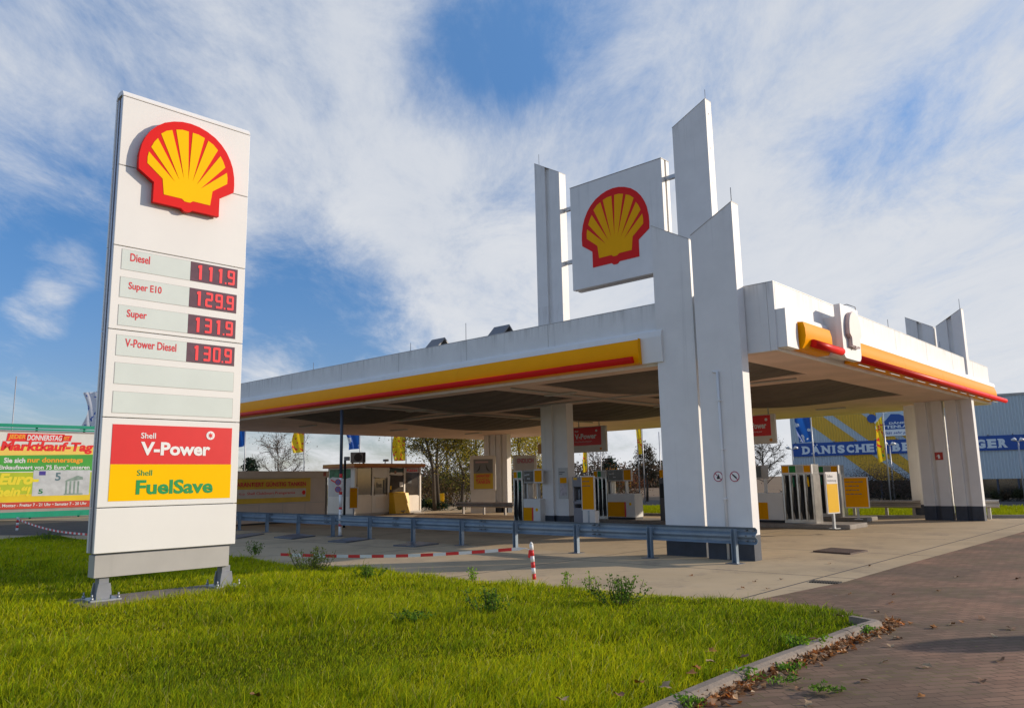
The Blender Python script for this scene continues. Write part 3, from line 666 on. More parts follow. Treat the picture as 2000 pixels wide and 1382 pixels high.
# ------------------------------------------------------------------ islands, pumps
def island(u0, u1, v0, v1, label, nm='pump_island'):
    b = B(); b.box(-u1, -u0, v0, v1, 0, .15, .03); o = b.make(nm, CONC, None, OC, SRZ); return tag(o, label, 'pump island', 'concrete pump islands under the canopy')
island(2.9, 12.4, 4.85, 6.2, 'low concrete pump island under the tall sign tower, nearest the guard rail')
island(1.6, 13.5, 9.75, 11.3, 'low concrete pump island in the middle of the forecourt')
island(Av(1694, 1012, 14.1)[0], 9.0, 14.1, 15.2, 'low concrete pump island farthest back behind the steel pump')
GRN = M('tag_green', (.0, .22, .03), .5, 0); GREYT = M('tag_grey', (.5, .5, .48), .5, 0); CABW = M('cabinet_white', (.74, .73, .70), .4, .04, 2)
def pump(u_l, v, tower_left, tw, cw, label, ch=.95, gap=.02, disp='right', red=True, nh=4, emb=True, yellow_end=True, show=True):
    """fuel dispenser; u_l is the u of its left end seen from the front, it faces -v"""
    t = empty('fuel_pump', label, 'fuel pump', ST(u_l, v, .15), SRZ, 'fuel pumps under the canopy')
    tx0 = 0 if tower_left else cw+gap; cx0 = tw+gap if tower_left else 0; dp = .55
    b = B(); b.box(tx0, tx0+tw, .08, dp, 0, 1.85)
    for k in range(nh+1): x = tx0+k*(tw-.05)/nh; b.box(x, x+.05, -.0, .08, .1, 1.55)
    b.box(tx0, tx0+tw, .0, .08, 0, .1); b.make('hose_tower', STEEL, t)
    b = B(); b.box(tx0-.012, tx0, .02, dp, .0, 1.52); b.box(tx0+tw, tx0+tw+.014, .02, dp+.02, 0, 1.5); b.make('end_panel', STEEL, t)
    b = B(); b.box(tx0, tx0+tw, -.02, dp, 1.55, 1.85, .006); hd = b.make('grade_header', CABW, t)
    cols = [BOARDY, GRN, GREYT, BOARDY]
    for k in range(nh):
        x = tx0+.03+k*(tw-.04)/nh; b = B(); b.box(x, x+(tw-.04)/nh-.03, -.026, -.018, 1.6, 1.81); b.make('grade_plate', cols[k % 4], hd)
    for k in range(nh):
        x = tx0+.025+(k+.5)*(tw-.05)/nh; b = B()
        b.box(x-.045, x+.045, .02, .075, .12, 1.52); b.make('nozzle_bay', BLACK, t)
        b = B(); b.tube([(x, -.01, 1.46), (x, -.03, 1.3), (x+.01, -.01, 1.15)], [.02, .035, .022], 7); nz_ = b.make('nozzle', [BLACK, M('nozzle_green', (.0, .14, .07), .4, 0) if 'nozzle_green' not in bpy.data.materials else bpy.data.materials['nozzle_green'], BLACK, YELM][k % 4], t)
        b = B(); b.tube([(x, -.01, 1.15), (x-.01, -.06, .8), (x-.02, -.08, .4), (x+.01, -.06, .2), (x+.03, -.03, .5), (x+.03, .0, 1.1)], .018, 6); b.make('hose', BLACK, t)
    b = B(); b.box(cx0, cx0+cw, .0, dp, .08, ch, .012); cab = b.make('cabinet', CABW, t)
    b = B(); b.box(cx0+.01, cx0+cw-.01, .03, dp-.02, 0, .08); b.make('cabinet_foot', BLACK, t)
    b = B(); yw = cw*(.62 if not tower_left or cw > 1 else .5); b.box(cx0, cx0+yw, -.004, .004, .1, ch*.68); b.make('yellow_panel', BOARDY, cab)
    if red:
        b = B(); b.box(cx0+yw+.002, cx0+yw+.07, -.004, .004, .1, ch*.68); b.make('red_stripe', REDM, cab)
    if emb:
        ez = ch*.55; e_ = .055; b = B(); b.prism([(cx0+yw+.07+(cw-yw-.07)*.5+x*e_, ez+q*e_) for x, q in shell_outline()], -.006, .0); b.make('emblem_sticker', EMY, cab)
    if show:
        x0 = cx0+.02; dw = min(.72, cw*.62)
        b = B()
        b.box(x0+.0, x0+.07, .15, .4, ch, 1.43); b.box(x0+dw-.05, x0+dw, .2, .35, ch, 1.43); b.make('display_post', CABW, t)
        b = B(); b.box(x0, x0+dw, .02, .5, 1.42, 1.86, .008); ds = b.make('display_head', GREYPAINT, t)
        b = B(); b.box(x0+.04, x0+dw-.04, .012, .022, 1.47, 1.82); b.make('display_screen', LEDBG if False else M('screen_dark', (.05, .05, .055), .15, .3, 8) if 'screen_dark' not in bpy.data.materials else bpy.data.materials['screen_dark'], ds)
        for q, (sx, sz) in enumerate(((.1, .25), (.3, .27), (.36, .1))):
            b = B(); b.box(x0+sx*dw, x0+sx*dw+.13, .008, .013, 1.47+sz*.8, 1.47+sz*.8+.045); b.make('price_strip', GREYT, ds)
        if yellow_end:
            b = B(); b.box(x0+dw+.01, x0+dw+.40, .0, .06, 1.42, 1.88, .006); ye = b.make('notice_frame', CABW, t)
            b = B(); b.box(x0+dw+.045, x0+dw+.365, -.005, .001, 1.46, 1.84); b.make('notice_sheet', BOARDY, ye)
    return t
uA = Av(1003, 960, 5.25)[0]; uA2 = Av(1080, 990, 5.25)[0]
pump(uA, 5.25, True, .42, .75, 'narrow fuel pump at the left end of the island under the sign tower', nh=2, ch=.9)
uB = Av(1160, 960, 10.0)[0]; uB2 = Av(1240, 990, 10.0)[0]
pump(uB, 10.0, True, .62, (uB-uB2)-.64, 'wide low fuel pump in the middle island behind the blue guard rail', ch=.95, nh=3)
uC = Av(1592, 1000, 10.1)[0]; uC0 = Av(1452, 990, 10.1)[0]
pump(uC0, 10.1, False, 1.0, uC0-uC-1.02, 'steel fuel pump with four hoses and a lit end panel, right of the front pillars', red=False, emb=False, yellow_end=False)
uD = Av(1640, 960, 14.3)[0]; pump(uD+2.25, 14.3, False, 1.05, 1.2, 'rear fuel pump with four hoses partly hidden behind the steel pump', red=False, emb=False, yellow_end=False, show=False)
uE = Av(1289, 960, 10.0)[0]; 
t = empty('payment_terminal', 'dark card terminal showing at the left edge of the front pillars', 'terminal', ST(uE, 9.95, .15), SRZ)
b = B(); b.box(0, .55, 0, .5, 0, 1.5, .01); b.make('terminal_body', M('terminal_dark', (.12, .12, .125), .5, .1), t)
b = B(); b.box(.04, .51, -.01, .0, .8, 1.3); b.make('terminal_recess', BLACK, t)
b = B(); b.box(.05, .5, -.01, .1, 1.52, 1.8); b.make('top_sign', BOARDY, t)
# service unit beside the tower (squeegee and paper towel stand)
uS = Av(1118, 980, 5.2)[0]; uS2 = Av(1136, 980, 5.2)[0]
t = empty('service_stand', 'grey service stand with squeegee tray beside the tall yellow notice', 'service stand', ST(uS, 5.2, .15), SRZ)
SW = .48; GR = M('stand_grey', (.26, .26, .29), .5, .08)
b = B(); b.box(0, SW, .05, .45, 0, .62, .01); b.box(0, SW, .05, .45, .74, .82); b.box(0, .04, .05, .45, .62, 1.5); b.box(SW-.04, SW, .05, .45, .62, 1.5); b.box(.04, SW-.04, .40, .45, .62, 1.5); b.box(0, SW, .02, .45, 1.28, 1.6, .01); b.make('stand_body', GR, t)
b = B(); b.box(.05, SW-.05, .12, .38, .82, .86); b.tube([(.14, .2, .86), (.14, .2, 1.2)], .04, 8); b.tube([(.32, .2, .86), (.32, .2, 1.15)], .045, 8); b.make('bottles', M('bottle_grey', (.32, .35, .38), .3, .2), t)
b = B(); b.box(.06, .2, .012, .02, 1.5, 1.57); b.make('sticker', YELM, t)
def board(name, label, loc, rz, w, z0, z1, mat, cat='notice board', th=.05, frame=CABW, post=True, lines=2, grp=None, fr=.035, base=False, tcol=None, head=False):
    t = empty(name, label, cat, loc, rz, grp)
    b = B(); b.box(-w/2, w/2, 0, th, z0, z1, .006); f = b.make('board_frame', frame, t)
    b = B(); b.box(-w/2+fr, w/2-fr, -.005, .002, z0+fr, z1-fr); sh = b.make('board_sheet', mat, f)
    if head:
        b = B(); b.box(-w/2+fr, w/2-fr, -.009, -.005, z1-.33, z1-fr); hd = b.make('white_header', WHITE_SIGN, f); text(hd, 'Selbst', DARKSTEEL, -w/2+fr+.04, z1-.15, .075, -.012, w*.45, bold=.0); text(hd, 'bedienung', DARKSTEEL, -w/2+fr+.04, z1-.28, .075, -.012, w*.72, bold=.0)
    if post:
        b = B(); b.box(-.035, .035, th*.1, th*.9+.02, 0, z0); b.make('post', GALV, t)
        b = B(); b.box(-.12, .12, -.08, .14, 0, .02); b.make('foot_plate', GALV, t)
    if base:
        b = B(); b.box(-w/2+.02, w/2-.02, .01, .22, 0, z0-.002, .01); b.make('board_base', frame, t)
    for k in range(lines):
        z = z1-fr-(z1-z0)*(.14+.13*k); b = B(); 
        xx = -w/2+fr+.03
        for q in range(4):
            wd = (w-.16)*random.uniform(.1, .24)
            if xx+wd > w/2-fr-.02: break
            b.box(xx, xx+wd, -.008, -.004, z, z+.022+.006*(q % 2)); xx += wd+.02
        b.make('print_line', tcol or DARKSTEEL, sh)
    return t
uN = Av(1148, 980, 5.0)[0]
board('notice_stand', 'tall white framed yellow notice beside the grey service stand', ST(uN, 5.02, .15), SRZ, .52, .55, 1.62, BOARDY, base=True)
q = G(1632, 1032, .15); board('notice_stand', 'yellow and white upright notice on a post at the end of the middle island', (q.x, q.y, .15), math.radians(33), .56, .42, 1.58, YELM, lines=0, head=True)
q = G(1677, 1014, .15); board('notice_stand', 'shaded yellow notice on a thin post in front of the far grass verge', (q.x, q.y, .15), SRZ+math.radians(12), .78, .38, 1.42, BOARDY, lines=4)
q = G(690, 1012); board('notice_stand', 'small yellow notice standing before the left window of the cashier kiosk', (q.x, q.y, 0), math.radians(-8), .44, .48, 1.50, BOARDY, lines=1, tcol=TXTRED)

# hanging pump signs
def hang(px0, py0, px1, py1, label, cut=None):
    v = 9.9; u0, z1 = Av(px0, py0, v); u1, z0 = Av(px1, py1, v)
    w_ = u0-u1; h_ = z1-z0; t = empty('hanging_sign', label, 'hanging sign', ST(u0, v, z0), SRZ, 'red hanging fuel signs under the canopy')
    b = B(); b.box(0, w_, 0, .12, 0, h_, .008); fr_ = b.make('sign_frame', M('frame_beige', (.72, .66, .58), .6, .08) if 'frame_beige' not in bpy.data.materials else bpy.data.materials['frame_beige'], t)
    b = B(); b.box(.0+w_*.02, w_*.87, -.006, .002, h_*.27, h_*.97); rd = b.make('red_panel', REDM, fr_)
    text(rd, 'Shell', TXTWHITE, w_*.10, h_*.80, h_*.07, -.01, bold=.01); text(rd, 'V-Power', TXTWHITE, w_*.10, h_*.52, h_*.21, -.01, w_*.64, bold=.03); text(rd, 'Hochleistung pur', TXTWHITE, w_*.10, h_*.38, h_*.07, -.01, w_*.5, bold=.0)
    b = B(); b.prism([(w_*.74+.055*math.cos(a*math.pi/8)*(1 if a % 2 else .75), h_*.82+.055*math.sin(a*math.pi/8)*(1 if a % 2 else .75)) for a in range(16)], -.011, -.006); b.make('star_mark', TXTWHITE, rd)
    b = B(); b.prism([(w_*.85+x*.055, h_*.07+q*.055) for x, q in shell_outline()], -.008, .0); b.make('emblem_sticker', M('emblem_dull', (.7, .25, .02), .5, 0) if 'emblem_dull' not in bpy.data.materials else bpy.data.materials['emblem_dull'], fr_)
    b = B(); b.tube([(w_*.2, .06, h_), (w_*.2, .06, 4.18-z0)], .02, 6); b.tube([(w_*.8, .06, h_), (w_*.8, .06, 4.18-z0)], .02, 6); b.make('hanger', GALV, t)
hang(1116, 835, 1184, 881, 'red hanging fuel sign beside the left tower slab')
hang(1450, 812, 1516, 865, 'red hanging fuel sign half hidden behind the front pillars')
# small wall signs on pillars
def disc_sign(px, py, label, phone=False):
    u, z = Av(px, py, 0); t = empty('prohibition_sign', label, 'warning sign', ST(u, -.004, z), SRZ, 'round prohibition signs on the front pillar')
    n = 28; b = B(); R_, r_ = .105, .088
    o_ = [(R_*math.cos(2*math.pi*k/n), R_*math.sin(2*math.pi*k/n)) for k in range(n)]; i_ = [(r_*math.cos(2*math.pi*k/n), r_*math.sin(2*math.pi*k/n)) for k in range(n)]
    A = [b.b.verts.new((x, -.004, z)) for x, z in o_]; E_ = [b.b.verts.new((x, -.004, z)) for x, z in i_]
    for k in range(n): b.b.faces.new((A[k], A[(k+1) % n], E_[(k+1) % n], E_[k]))
    c = .0707; b.poly([(-.066, -.0045, .054), (-.054, -.0045, .066), (.066, -.0045, -.054), (.054, -.0045, -.066)]); b.make('ring', M('sign_red_dull', (.40, .03, .09), .5, 0) if 'sign_red_dull' not in bpy.data.materials else bpy.data.materials['sign_red_dull'], t)
    b = B(); b.disc(0, 0, .09, -.002, .002, 24); b.make('face', WHITE_SIGN, t)
    b = B()
    if phone: b.prism([(-.05, .03), (-.03, .05), (.05, -.02), (.035, -.05)], -.0065, -.0055)
    else: b.prism([(-.03, -.05), (.03, -.05), (.035, -.01), (.005, .05), (-.01, .0), (-.03, -.01)], -.0065, -.0055)
    b.make('pictogram', BLACK, t)
disc_sign(1403, 930, 'round no fire sign left of the pipe on the front pillar'); disc_sign(1435, 930, 'round no phone sign right of the pipe on the front pillar', True)
u, z = Av(1834, 891, vR); t = empty('fire_sign', 'small square red fire extinguisher sign on the right pillar', 'sign', ST(u, vR-.004, z-.12), SRZ)
b = B(); b.box(-.13, .13, -.01, 0, 0, .27); sp = b.make('plate', M('fire_red', (.45, .04, .03), .5, 0), t)
b = B(); b.prism([(-.03, .05), (.035, .05), (.035, .15), (.0, .2), (-.03, .16)], -.014, -.0105); b.tube([(-.03, -.012, .17), (-.07, -.012, .12)], .008, 5); b.make('pictogram', TXTWHITE, sp)
u, z = Av(1101, 940, vT); t = empty('wall_notice', 'framed price notice on the right half of the left tower slab', 'notice', ST(u, vT-.004, z-.55), SRZ)
b = B(); b.box(-.2, .2, -.03, 0, 0, 1.0, .005); b.make('frame', GREYT, t)
b = B(); b.box(-.13, .15, -.034, -.029, .1, .48); b.make('picture_sheet', M('pale_sheet', (.5, .45, .48), .5, .3, 9), t)
b = B(); b.box(-.13, .15, -.034, -.029, .5, .68); b.make('yellow_sheet', BOARDY, t)
b = B(); b.box(-.16, .08, -.034, -.029, .84, .875); b.box(-.16, -.02, -.034, -.029, .78, .81); b.make('print_line', DARKSTEEL, t)
u, z = Av(1054, 876, vT); b = B(); b.box(-.14, .14, 0, .05, -.17, .17); o = b.make('tower_plate', M('plate_orange', (.5, .20, .01), .5, .1), None, ST(u+.03, vT+.1, z), SRZ); tag(o, 'small orange plate sticking out left of the tower slab', 'sign plate')

# ------------------------------------------------------------------ guard rails
def rail(name, label, p, q, posts, ztop, h=.31, mat=RAILBLUE, end_plate=False, post_mat=None, grp=None, th=.085, foot=True):
    p = Vector((p[0], p[1], 0)); q = Vector((q[0], q[1], 0)); d = q-p; Ln = d.length; rz = math.atan2(d.y, d.x)
    t = empty(name, label, 'guard rail', p, rz, grp)
    z1 = ztop; z0 = ztop-h
    wz = [(.0, 0), (-.03, .03), (-th, .14), (-th, .28), (-.012, .43), (-.012, .55), (-th, .70), (-th, .85), (-.03, .97), (.0, 1.0)]
    pr_ = [(y, z0+h*q) for y, q in wz]+[(y+.008, z0+h*q) for y, q in wz[::-1]] if True else [(.0, z0), (-th*.55, z0+h*.03), (-th, z0+h*.13), (-th*.9, z0+h*.24), (-th*.1, z0+h*.42), (-th*.1, z0+h*.56), (-th*.75, z0+h*.66), (-th, z0+h*.76), (-th*.65, z0+h*.95), (.0, z1), (.012, z1-.01), (.012, z0+.01)]
    n = max(1, round(Ln/4.0))
    for k in range(n):
        b = B(); x0 = Ln*k/n; x1 = Ln*(k+1)/n+(.16 if k < n-1 else 0)
        e = .005*(k % 2); b.prism([(y-e, zz) for y, zz in pr_], x0, x1, 'x'); o = b.make('rail_beam', mat, t)
        b = B()
        for bx in (x0+.05, x0+.2):
            for bz in (.2, .5, .8): b.tube([(bx, -th-.012-e, z0+h*bz), (bx, .02, z0+h*bz)], .014, 6)
        b.make('bolts', DARKSTEEL, o)
    for s in posts:
        b = B(); b.box(s-.05, s+.05, .012, .022, 0, z1-.04); b.box(s-.05, s-.042, .022, .10, 0, z1-.04); b.box(s+.042, s+.05, .022, .10, 0, z1-.04); po = b.make('rail_post', post_mat or mat, t)
        if foot: b = B(); b.box(s-.14, s+.14, -.06, .2, .004, .018); b.make('foot_plate', DARKSTEEL, po)
    if end_plate:
        b = B(); b.box(-.22, .0, -th-.014, -th+.0, z0-.01, z1+.005, .004); b.make('end_plate', mat, t)
    return t
P1 = G(1440, 1100); Pe = D(1477, 1045, P1.y-.33); pa = Vector((P1.x, P1.y, 0)); pb = G(470, 1035); dr = (pb-pa).normalized()
nrm = Vector((dr.y, -dr.x, 0))
posts = []
for x, y in ((1440, 1100), (1274, 1087), (1130, 1077), (1010, 1068), (905, 1061), (810, 1056), (725, 1050.5), (653, 1046), (585, 1042), (524, 1038), (470, 1035)):
    qd = ray(x, y); # cross the post's sight line with the rail line, seen from above
    dx, dy = qd[0], qd[1]; A_ = np.array([[dx, -dr.x], [dy, -dr.y]]); s_ = np.linalg.solve(A_, np.array([pa.x, pa.y])); posts.append(s_[1])
start = pa-dr*.42
rail('guard_rail', 'long blue steel guard rail on posts in front of the canopy', start, pb+dr*9, [s+.42 for s in posts]+[posts[-1]+.42+k*1.9 for k in (1, 2, 3, 4)], .69, .32, end_plate=False)
GRAIL = M('rail_grey', (.34, .31, .28), .5, .12, 3, metal=.3)
a, c = G(893, 1003), G(1004, 1006)
rail('guard_rail', 'grey rear guard rail left of the pumps in front of the poster', a, c, [.45, 2.1, 3.7], .62, .26, GRAIL, foot=False)
a, c = G(1652, 1010), G(1802, 1012)
rail('guard_rail', 'brown grey guard rail between the yellow notice and the right pillars', a, c, [(c-a).length*k for k in (.12, .55, .9)], .66, .28, GRAIL, foot=False)
a, c = G(1905, 1013), G(1956, 1014)
rail('guard_rail', 'short end of grey guard rail right of the right pillars', a, c, [(c-a).length*.55], .68, .28, M('rail_light', (.45, .43, .40), .5, .1), foot=False)

# ------------------------------------------------------------------ manhole plates and drains
def plate(pxs, label, mat, cat, name, th=.035, grp=None):
    q = [G(x, y, .02) for x, y in pxs]; c = sum(q, Vector())/4
    b = B(); b.prism([(p.x-c.x, p.y-c.y) for p in q], 0, th, 'z')
    o = b.make(name, mat, None, (c.x, c.y, .005)); return tag(o, label, cat, grp)
g_ = 'steel cover plates in front of the kiosk'
plate([(425, 1050), (492, 1041), (516, 1042), (463, 1051)], 'flat steel cover plate just right of the price sign', PLATE, 'cover plate', 'cover_plate', grp=g_)
plate([(535, 1049), (580, 1042), (616, 1046), (570, 1052)], 'flat steel cover plate in front of the kiosk, second from the price sign', PLATE, 'cover plate', 'cover_plate', grp=g_)
plate([(640, 1057), (693, 1049), (722, 1052), (676, 1059)], 'flat steel cover plate right below the striped mast', PLATE, 'cover plate', 'cover_plate', grp=g_)
plate([(768, 1065), (819, 1058), (857, 1061), (811, 1067)], 'flat steel cover plate farthest right, above the barrier tape', PLATE, 'cover plate', 'cover_plate', grp=g_)
plate([(1588, 1076), (1624, 1069.5), (1695, 1075), (1661, 1081)], 'rusty brown rectangular cover plate right of the front pillars', RUST, 'cover plate', 'cover_plate', .03)
b = B(); a, c = G(1584, 1135.5), G(1642, 1139); d = (c-a); nn = Vector((-d.y, d.x, 0)).normalized()*.12
for k in range(11):
    p = a.lerp(c, (k+.2)/11); q = a.lerp(c, (k+.75)/11); b.prism([((p-nn).x, (p-nn).y), ((q-nn).x, (q-nn).y), ((q+nn).x, (q+nn).y), ((p+nn).x, (p+nn).y)], .006, .02, 'z')
b.prism([((a-nn*.8).x, (a-nn*.8).y), ((c-nn*.8).x, (c-nn*.8).y), ((c+nn*.8).x, (c+nn*.8).y), ((a+nn*.8).x, (a+nn*.8).y)], .0055, .0105, 'z')
tag(b.make('drain_grate', BLACK), 'black drain grate where the concrete meets the brick paving', 'drain grate')

# ------------------------------------------------------------------ buildings around the forecourt
def on_line(px, py, o, d):             # how far along the ground line o + s*d the photo's column crosses it
    r_ = ray(px, py); A_ = np.array([[r_[0], -d.x], [r_[1], -d.y]]); return float(np.linalg.solve(A_, np.array([o.x, o.y]))[1])
def zat(px, py, o, d):
    s = on_line(px, py, o, d); Y = o.y+s*d.y; r_ = ray(px, py); return EYE+r_[2]*Y/r_[1]
K0 = G(692, 1008); kd_ = Vector(dB); KL = on_line(821.5, 950, K0, kd_); KD = on_line(640.5, 950, K0, Vector(dA))
krz = math.atan2(kd_.y, kd_.x)
kk = lambda x: on_line(x, 950, K0, kd_); kz = lambda x, y: zat(x, y, K0, kd_)
kio = empty('cashier_kiosk', 'small cream cashier kiosk with a brown flat roof and dark windows', 'kiosk', K0, krz)
CREAM = M('kiosk_cream', (.76, .69, .59), .5, .06, 1.5, streak=.08); FRAME = M('kiosk_frame', (.76, .72, .65), .45, .05); SEAL = BLACK
ztop = kz(692, 911)
b = B(); b.box(0, KL, 0, KD, .14, ztop); b.make('wall', CREAM, kio)
b = B(); b.box(-.02, KL+.02, -.02, KD, 0, .14); b.make('base', GREYPAINT, kio)
b = B(); b.box(-.22, KL+.15, -.25, KD+.2, ztop-.0, ztop+.17, .01); rf = b.make('roof', M('roof_brown', (.50, .20, .03), .5, .12, 2), kio)
b = B(); b.box(-.224, KL+.154, -.254, KD+.204, ztop-.04, ztop+.03); b.make('roof_edge', M('roof_edge_red', (.36, .10, .03), .5, .1), rf)
def kwin(x0, y0, x1, y1, name='window', mat=GLASS):
    a, c = kk(x0), kk(x1); z1_, z0_ = kz((x0+x1)/2, y0), kz((x0+x1)/2, y1)
    b = B(); r_ = .07; cs = [(a, z0_), (c, z0_), (c, z1_), (a, z1_)]; pts = []
    for i, (cx_, cz_) in enumerate(cs):
        sx, sz = (1 if cx_ == a else -1), (1 if cz_ == z0_ else -1)
        arc = [(cx_+sx*r_*(1-math.cos(t_)), cz_+sz*r_*(1-math.sin(t_))) for t_ in (0, .8, math.pi/2)]
        pts += arc if i % 2 else arc[::-1]
    b.prism(pts, -.015, .002); fr_ = b.make(name, SEAL, kio)
    b = B(); e = .06; b.box(a+e, c-e, -.018, -.012, z0_+e, z1_-e); b.make('pane', mat, fr_); return fr_, a, c, z0_, z1_
kwin(695.5, 911.5, 726, 967.5)
for x in (693.3, 727.6, 758.3, 789.5, 820.5):
    a = kk(x); b = B(); b.box(a-.05, a+.05, -.03, .0, .14, ztop-.04, .004); b.make('wall_post', FRAME, kio)
fr_, a, c, z0_, z1_ = kwin(729.5, 931, 756.5, 967)
b = B(); b.box(a-.06, c+.06, -.012, .0, .16, ztop-.05); dr_ = b.make('door', FRAME, kio)
b = B(); b.box(a+.14, c-.14, -.016, -.012, .35, .95); b.make('door_panel', CREAM, dr_)
text(kio, 'be', BLACK, a+.18, z0_+.42, .28, -.024, bold=.02); 
b = B(); b.box(c-.30, c-.22, -.024, -.019, z0_+.1, z1_-.15); b.make('door_handle', BLACK, dr_)
fr_, a, c, z0_, z1_ = kwin(760, 912, 788.3, 924, 'top_light', M('kiosk_green_glass', (.06, .10, .09), .15, .2))
fr_, a, c, z0_, z1_ = kwin(760, 926, 788.3, 968)
b = B(); b.box(a+.05, a+.15, -.022, -.019, z0_+.35, z0_+.55); b.make('sticker', YELM, fr_); b = B(); b.box(c-.3, c-.06, -.022, -.019, z0_+.5, z0_+.75); b.make('paper', WHITE_SIGN, fr_)
fr_, a, c, z0_, z1_ = kwin(791, 911.5, 818.3, 968)
b = B(); b.box(a+.04, c-.04, -.024, -.019, z1_-.31, z1_-.045); ks = b.make('cashier_sign', M('sign_pink', (.50, .42, .42), .5, .05), fr_); text(ks, 'Kasse', TXTRED, a+.12, z1_-.26, .17, -.028, (c-a)-.26, bold=.02)
b = B(); b.box(a+.2, a+.45, -.022, -.019, z0_+.7, z0_+.95); b.make('dark_notice', BLACK, fr_)
b = B(); b.disc((a+c)/2-1.2, ztop-.3, .08, -.02, .015, 12); b.make('crest_sticker', M('crest', (.35, .16, .10), .5, .4, 9), kio)
# posters on the left wall (local x = 0 plane, facing -x)
lw = empty('side_poster', 'pair of large posters', None); lw.parent = kio; del lw['label']
b = B(); b.box(-.006, .0, .35, KD-.12, 1.02, ztop-.1); pw = b.make('side_posters', M('poster_cream', (.60, .55, .50), .5, .08), kio); bpy.data.objects.remove(lw)
b = B(); b.prism([(.36, ztop-.55), (.9, ztop-.62), (1.25, ztop-.55), (1.25, ztop-.11), (.36, ztop-.11)], -.010, -.006, 'x'); b.prism([(1.35, ztop-.55), (2.0, ztop-.5), (KD-.14, ztop-.58), (KD-.14, ztop-.11), (1.35, ztop-.11)], -.010, -.006, 'x')
b.make('green_field', M('poster_green', (.03, .16, .06), .5, .5, 3), pw)
b = B(); b.prism([(KD-.25, 1.95), (KD-.9, 1.75), (KD-1.0, 1.62), (KD-.8, 1.7), (KD-.3, 1.85)], -.0095, -.006, 'x'); b.make('red_swoosh', REDM, pw)
b = B(); b.tube([(1.9, -.1, ztop+.17), (1.9, -.12, ztop+.3)], .03, 6); b.box(1.78, 2.05, -.25, -.05, ztop+.28, ztop+.40, .03); b.make('flood_light', DARKSTEEL, kio)
ac = empty('air_conditioner', 'grey air conditioner unit on the roof of the cashier kiosk', 'air conditioner', K0+kd_*.0+Vector((-kd_.y, kd_.x, 0))*.3+kd_*.35+Vector((0, 0, ztop+.17)), math.radians(8))
b = B(); b.box(-.35, .43, 0, .38, .06, .60, .02); b.make('unit_body', M('unit_grey', (.27, .26, .24), .5, .1), ac)
b = B(); b.disc(.05, .33, .21, -.012, .014, 20); b.box(.30, .42, -.006, .0, .1, .56); b.make('fan_grille', M('grille_dark', (.05, .045, .04), .6, .1), ac)
b = B(); b.box(-.3, -.2, .05, .35, 0, .06); b.box(.28, .38, .05, .35, 0, .06); b.make('feet', DARKSTEEL, ac)
# yellow grit bin at the kiosk front
gb = empty('grit_bin', 'bright yellow sloping bin in front of the cashier kiosk', 'grit bin', K0+kd_*on_line(767, 950, K0, kd_), krz)
gw = .95
b = B(); b.prism([(-.05, .05), (-.62, .05), (-.42, 1.12), (-.05, 1.16)], -.28, .72, 'x'); bo = b.make('bin_body', M('bin_yellow', (.85, .50, .01), .4, .05), gb)
b = B(); b.prism([(-.52, .60), (-.545, .60), (-.445, 1.13), (-.04, 1.18), (-.04, 1.165), (-.42, 1.11)], -.30, .74, 'x'); b.make('lid', M('bin_lid', (.85, .50, .01), .4, .05), bo)
b = B(); b.box(.1, .38, -.625, -.605, .16, .2); b.tube([(.2, -.62, .12), (.26, -.63, .09)], .02, 6); b.make('lock', DARKSTEEL, bo)
b = B(); b.box(-.6, 1.6, -.75, .5, 0, .05, .01); b.make('bin_slab', CONC, gb)
# long white container house with the banner
c0, c1 = G(461, 1027.5), G(637, 1015.5); cdv = (c1-c0).normalized(); crz = math.atan2(cdv.y, cdv.x); CL = (c1-c0).length
oc = c0-cdv*4.0
ch_ = empty('container_house', 'long low white container house with a flat roof behind the guard rail', 'container', oc, crz)
zt = zat(550, 919.5, c0, cdv); TL = CL+4.0
LAMPS = None
WC = M('container_white', (.62, .52, .44), .55, .07, 1.2, streak=.04)
b = B(); b.box(0, TL, 0, 2.4, .08, zt-.02); b.make('wall', WC, ch_)
b = B(); b.box(-.03, TL+.05, -.10, 2.45, zt-.30, zt, .01); b.make('roof', WC, ch_)
b = B(); b.box(.0, TL-.05, .05, 2.3, 0, .08); b.make('foot', BLACK, ch_)
for k in range(6):
    x = TL-.02-k*1.27; b = B(); b.box(x-.012, x+.012, -.006, .0, .1, .86); b.make('wall_seam', GREYPAINT, ch_)
b = B(); b.box(0, TL, -.008, .0, .855, .875); b.make('wall_seam', GREYPAINT, ch_)
b = B(); b.box(TL-.08, TL+.02, -.02, .0, .08, zt-.3); b.make('corner_post', M('corner_dark', (.13, .12, .11), .5, .1), ch_)
b = B(); b.box(TL-.32, TL-.14, -.108, -.10, zt-.24, zt-.06); b.make('red_plate', M('plate_red', (.35, .07, .05), .5, .05), ch_)
ks_ = lambda x: 4.0+on_line(x, 950, c0, cdv); kzz = lambda x, y: zat(x, y, c0, cdv)
bx0, bx1, bz0, bz1 = ks_(425), ks_(605.5), kzz(560, 980), kzz(560, 933)
bn = empty('banner', 'yellow and white fuel banner hung on the long white container house', 'banner', oc, crz)
b = B(); n_ = 24
g = [[b.b.verts.new((bx0+(bx1-bx0)*i/n_, -.03-.012*math.sin(i*1.3+j), bz0+(bz1-bz0)*j/3-.04*math.sin(math.pi*i/n_)*(j/3))) for i in range(n_+1)] for j in range(4)]
for j in range(3):
    for i in range(n_): b.b.faces.new((g[j][i], g[j][i+1], g[j+1][i+1], g[j+1][i])).smooth = True
bc = b.make('cloth', M('banner_yellow', (.72, .47, .03), .5, .08, 2), bn)
H_ = bz1-bz0
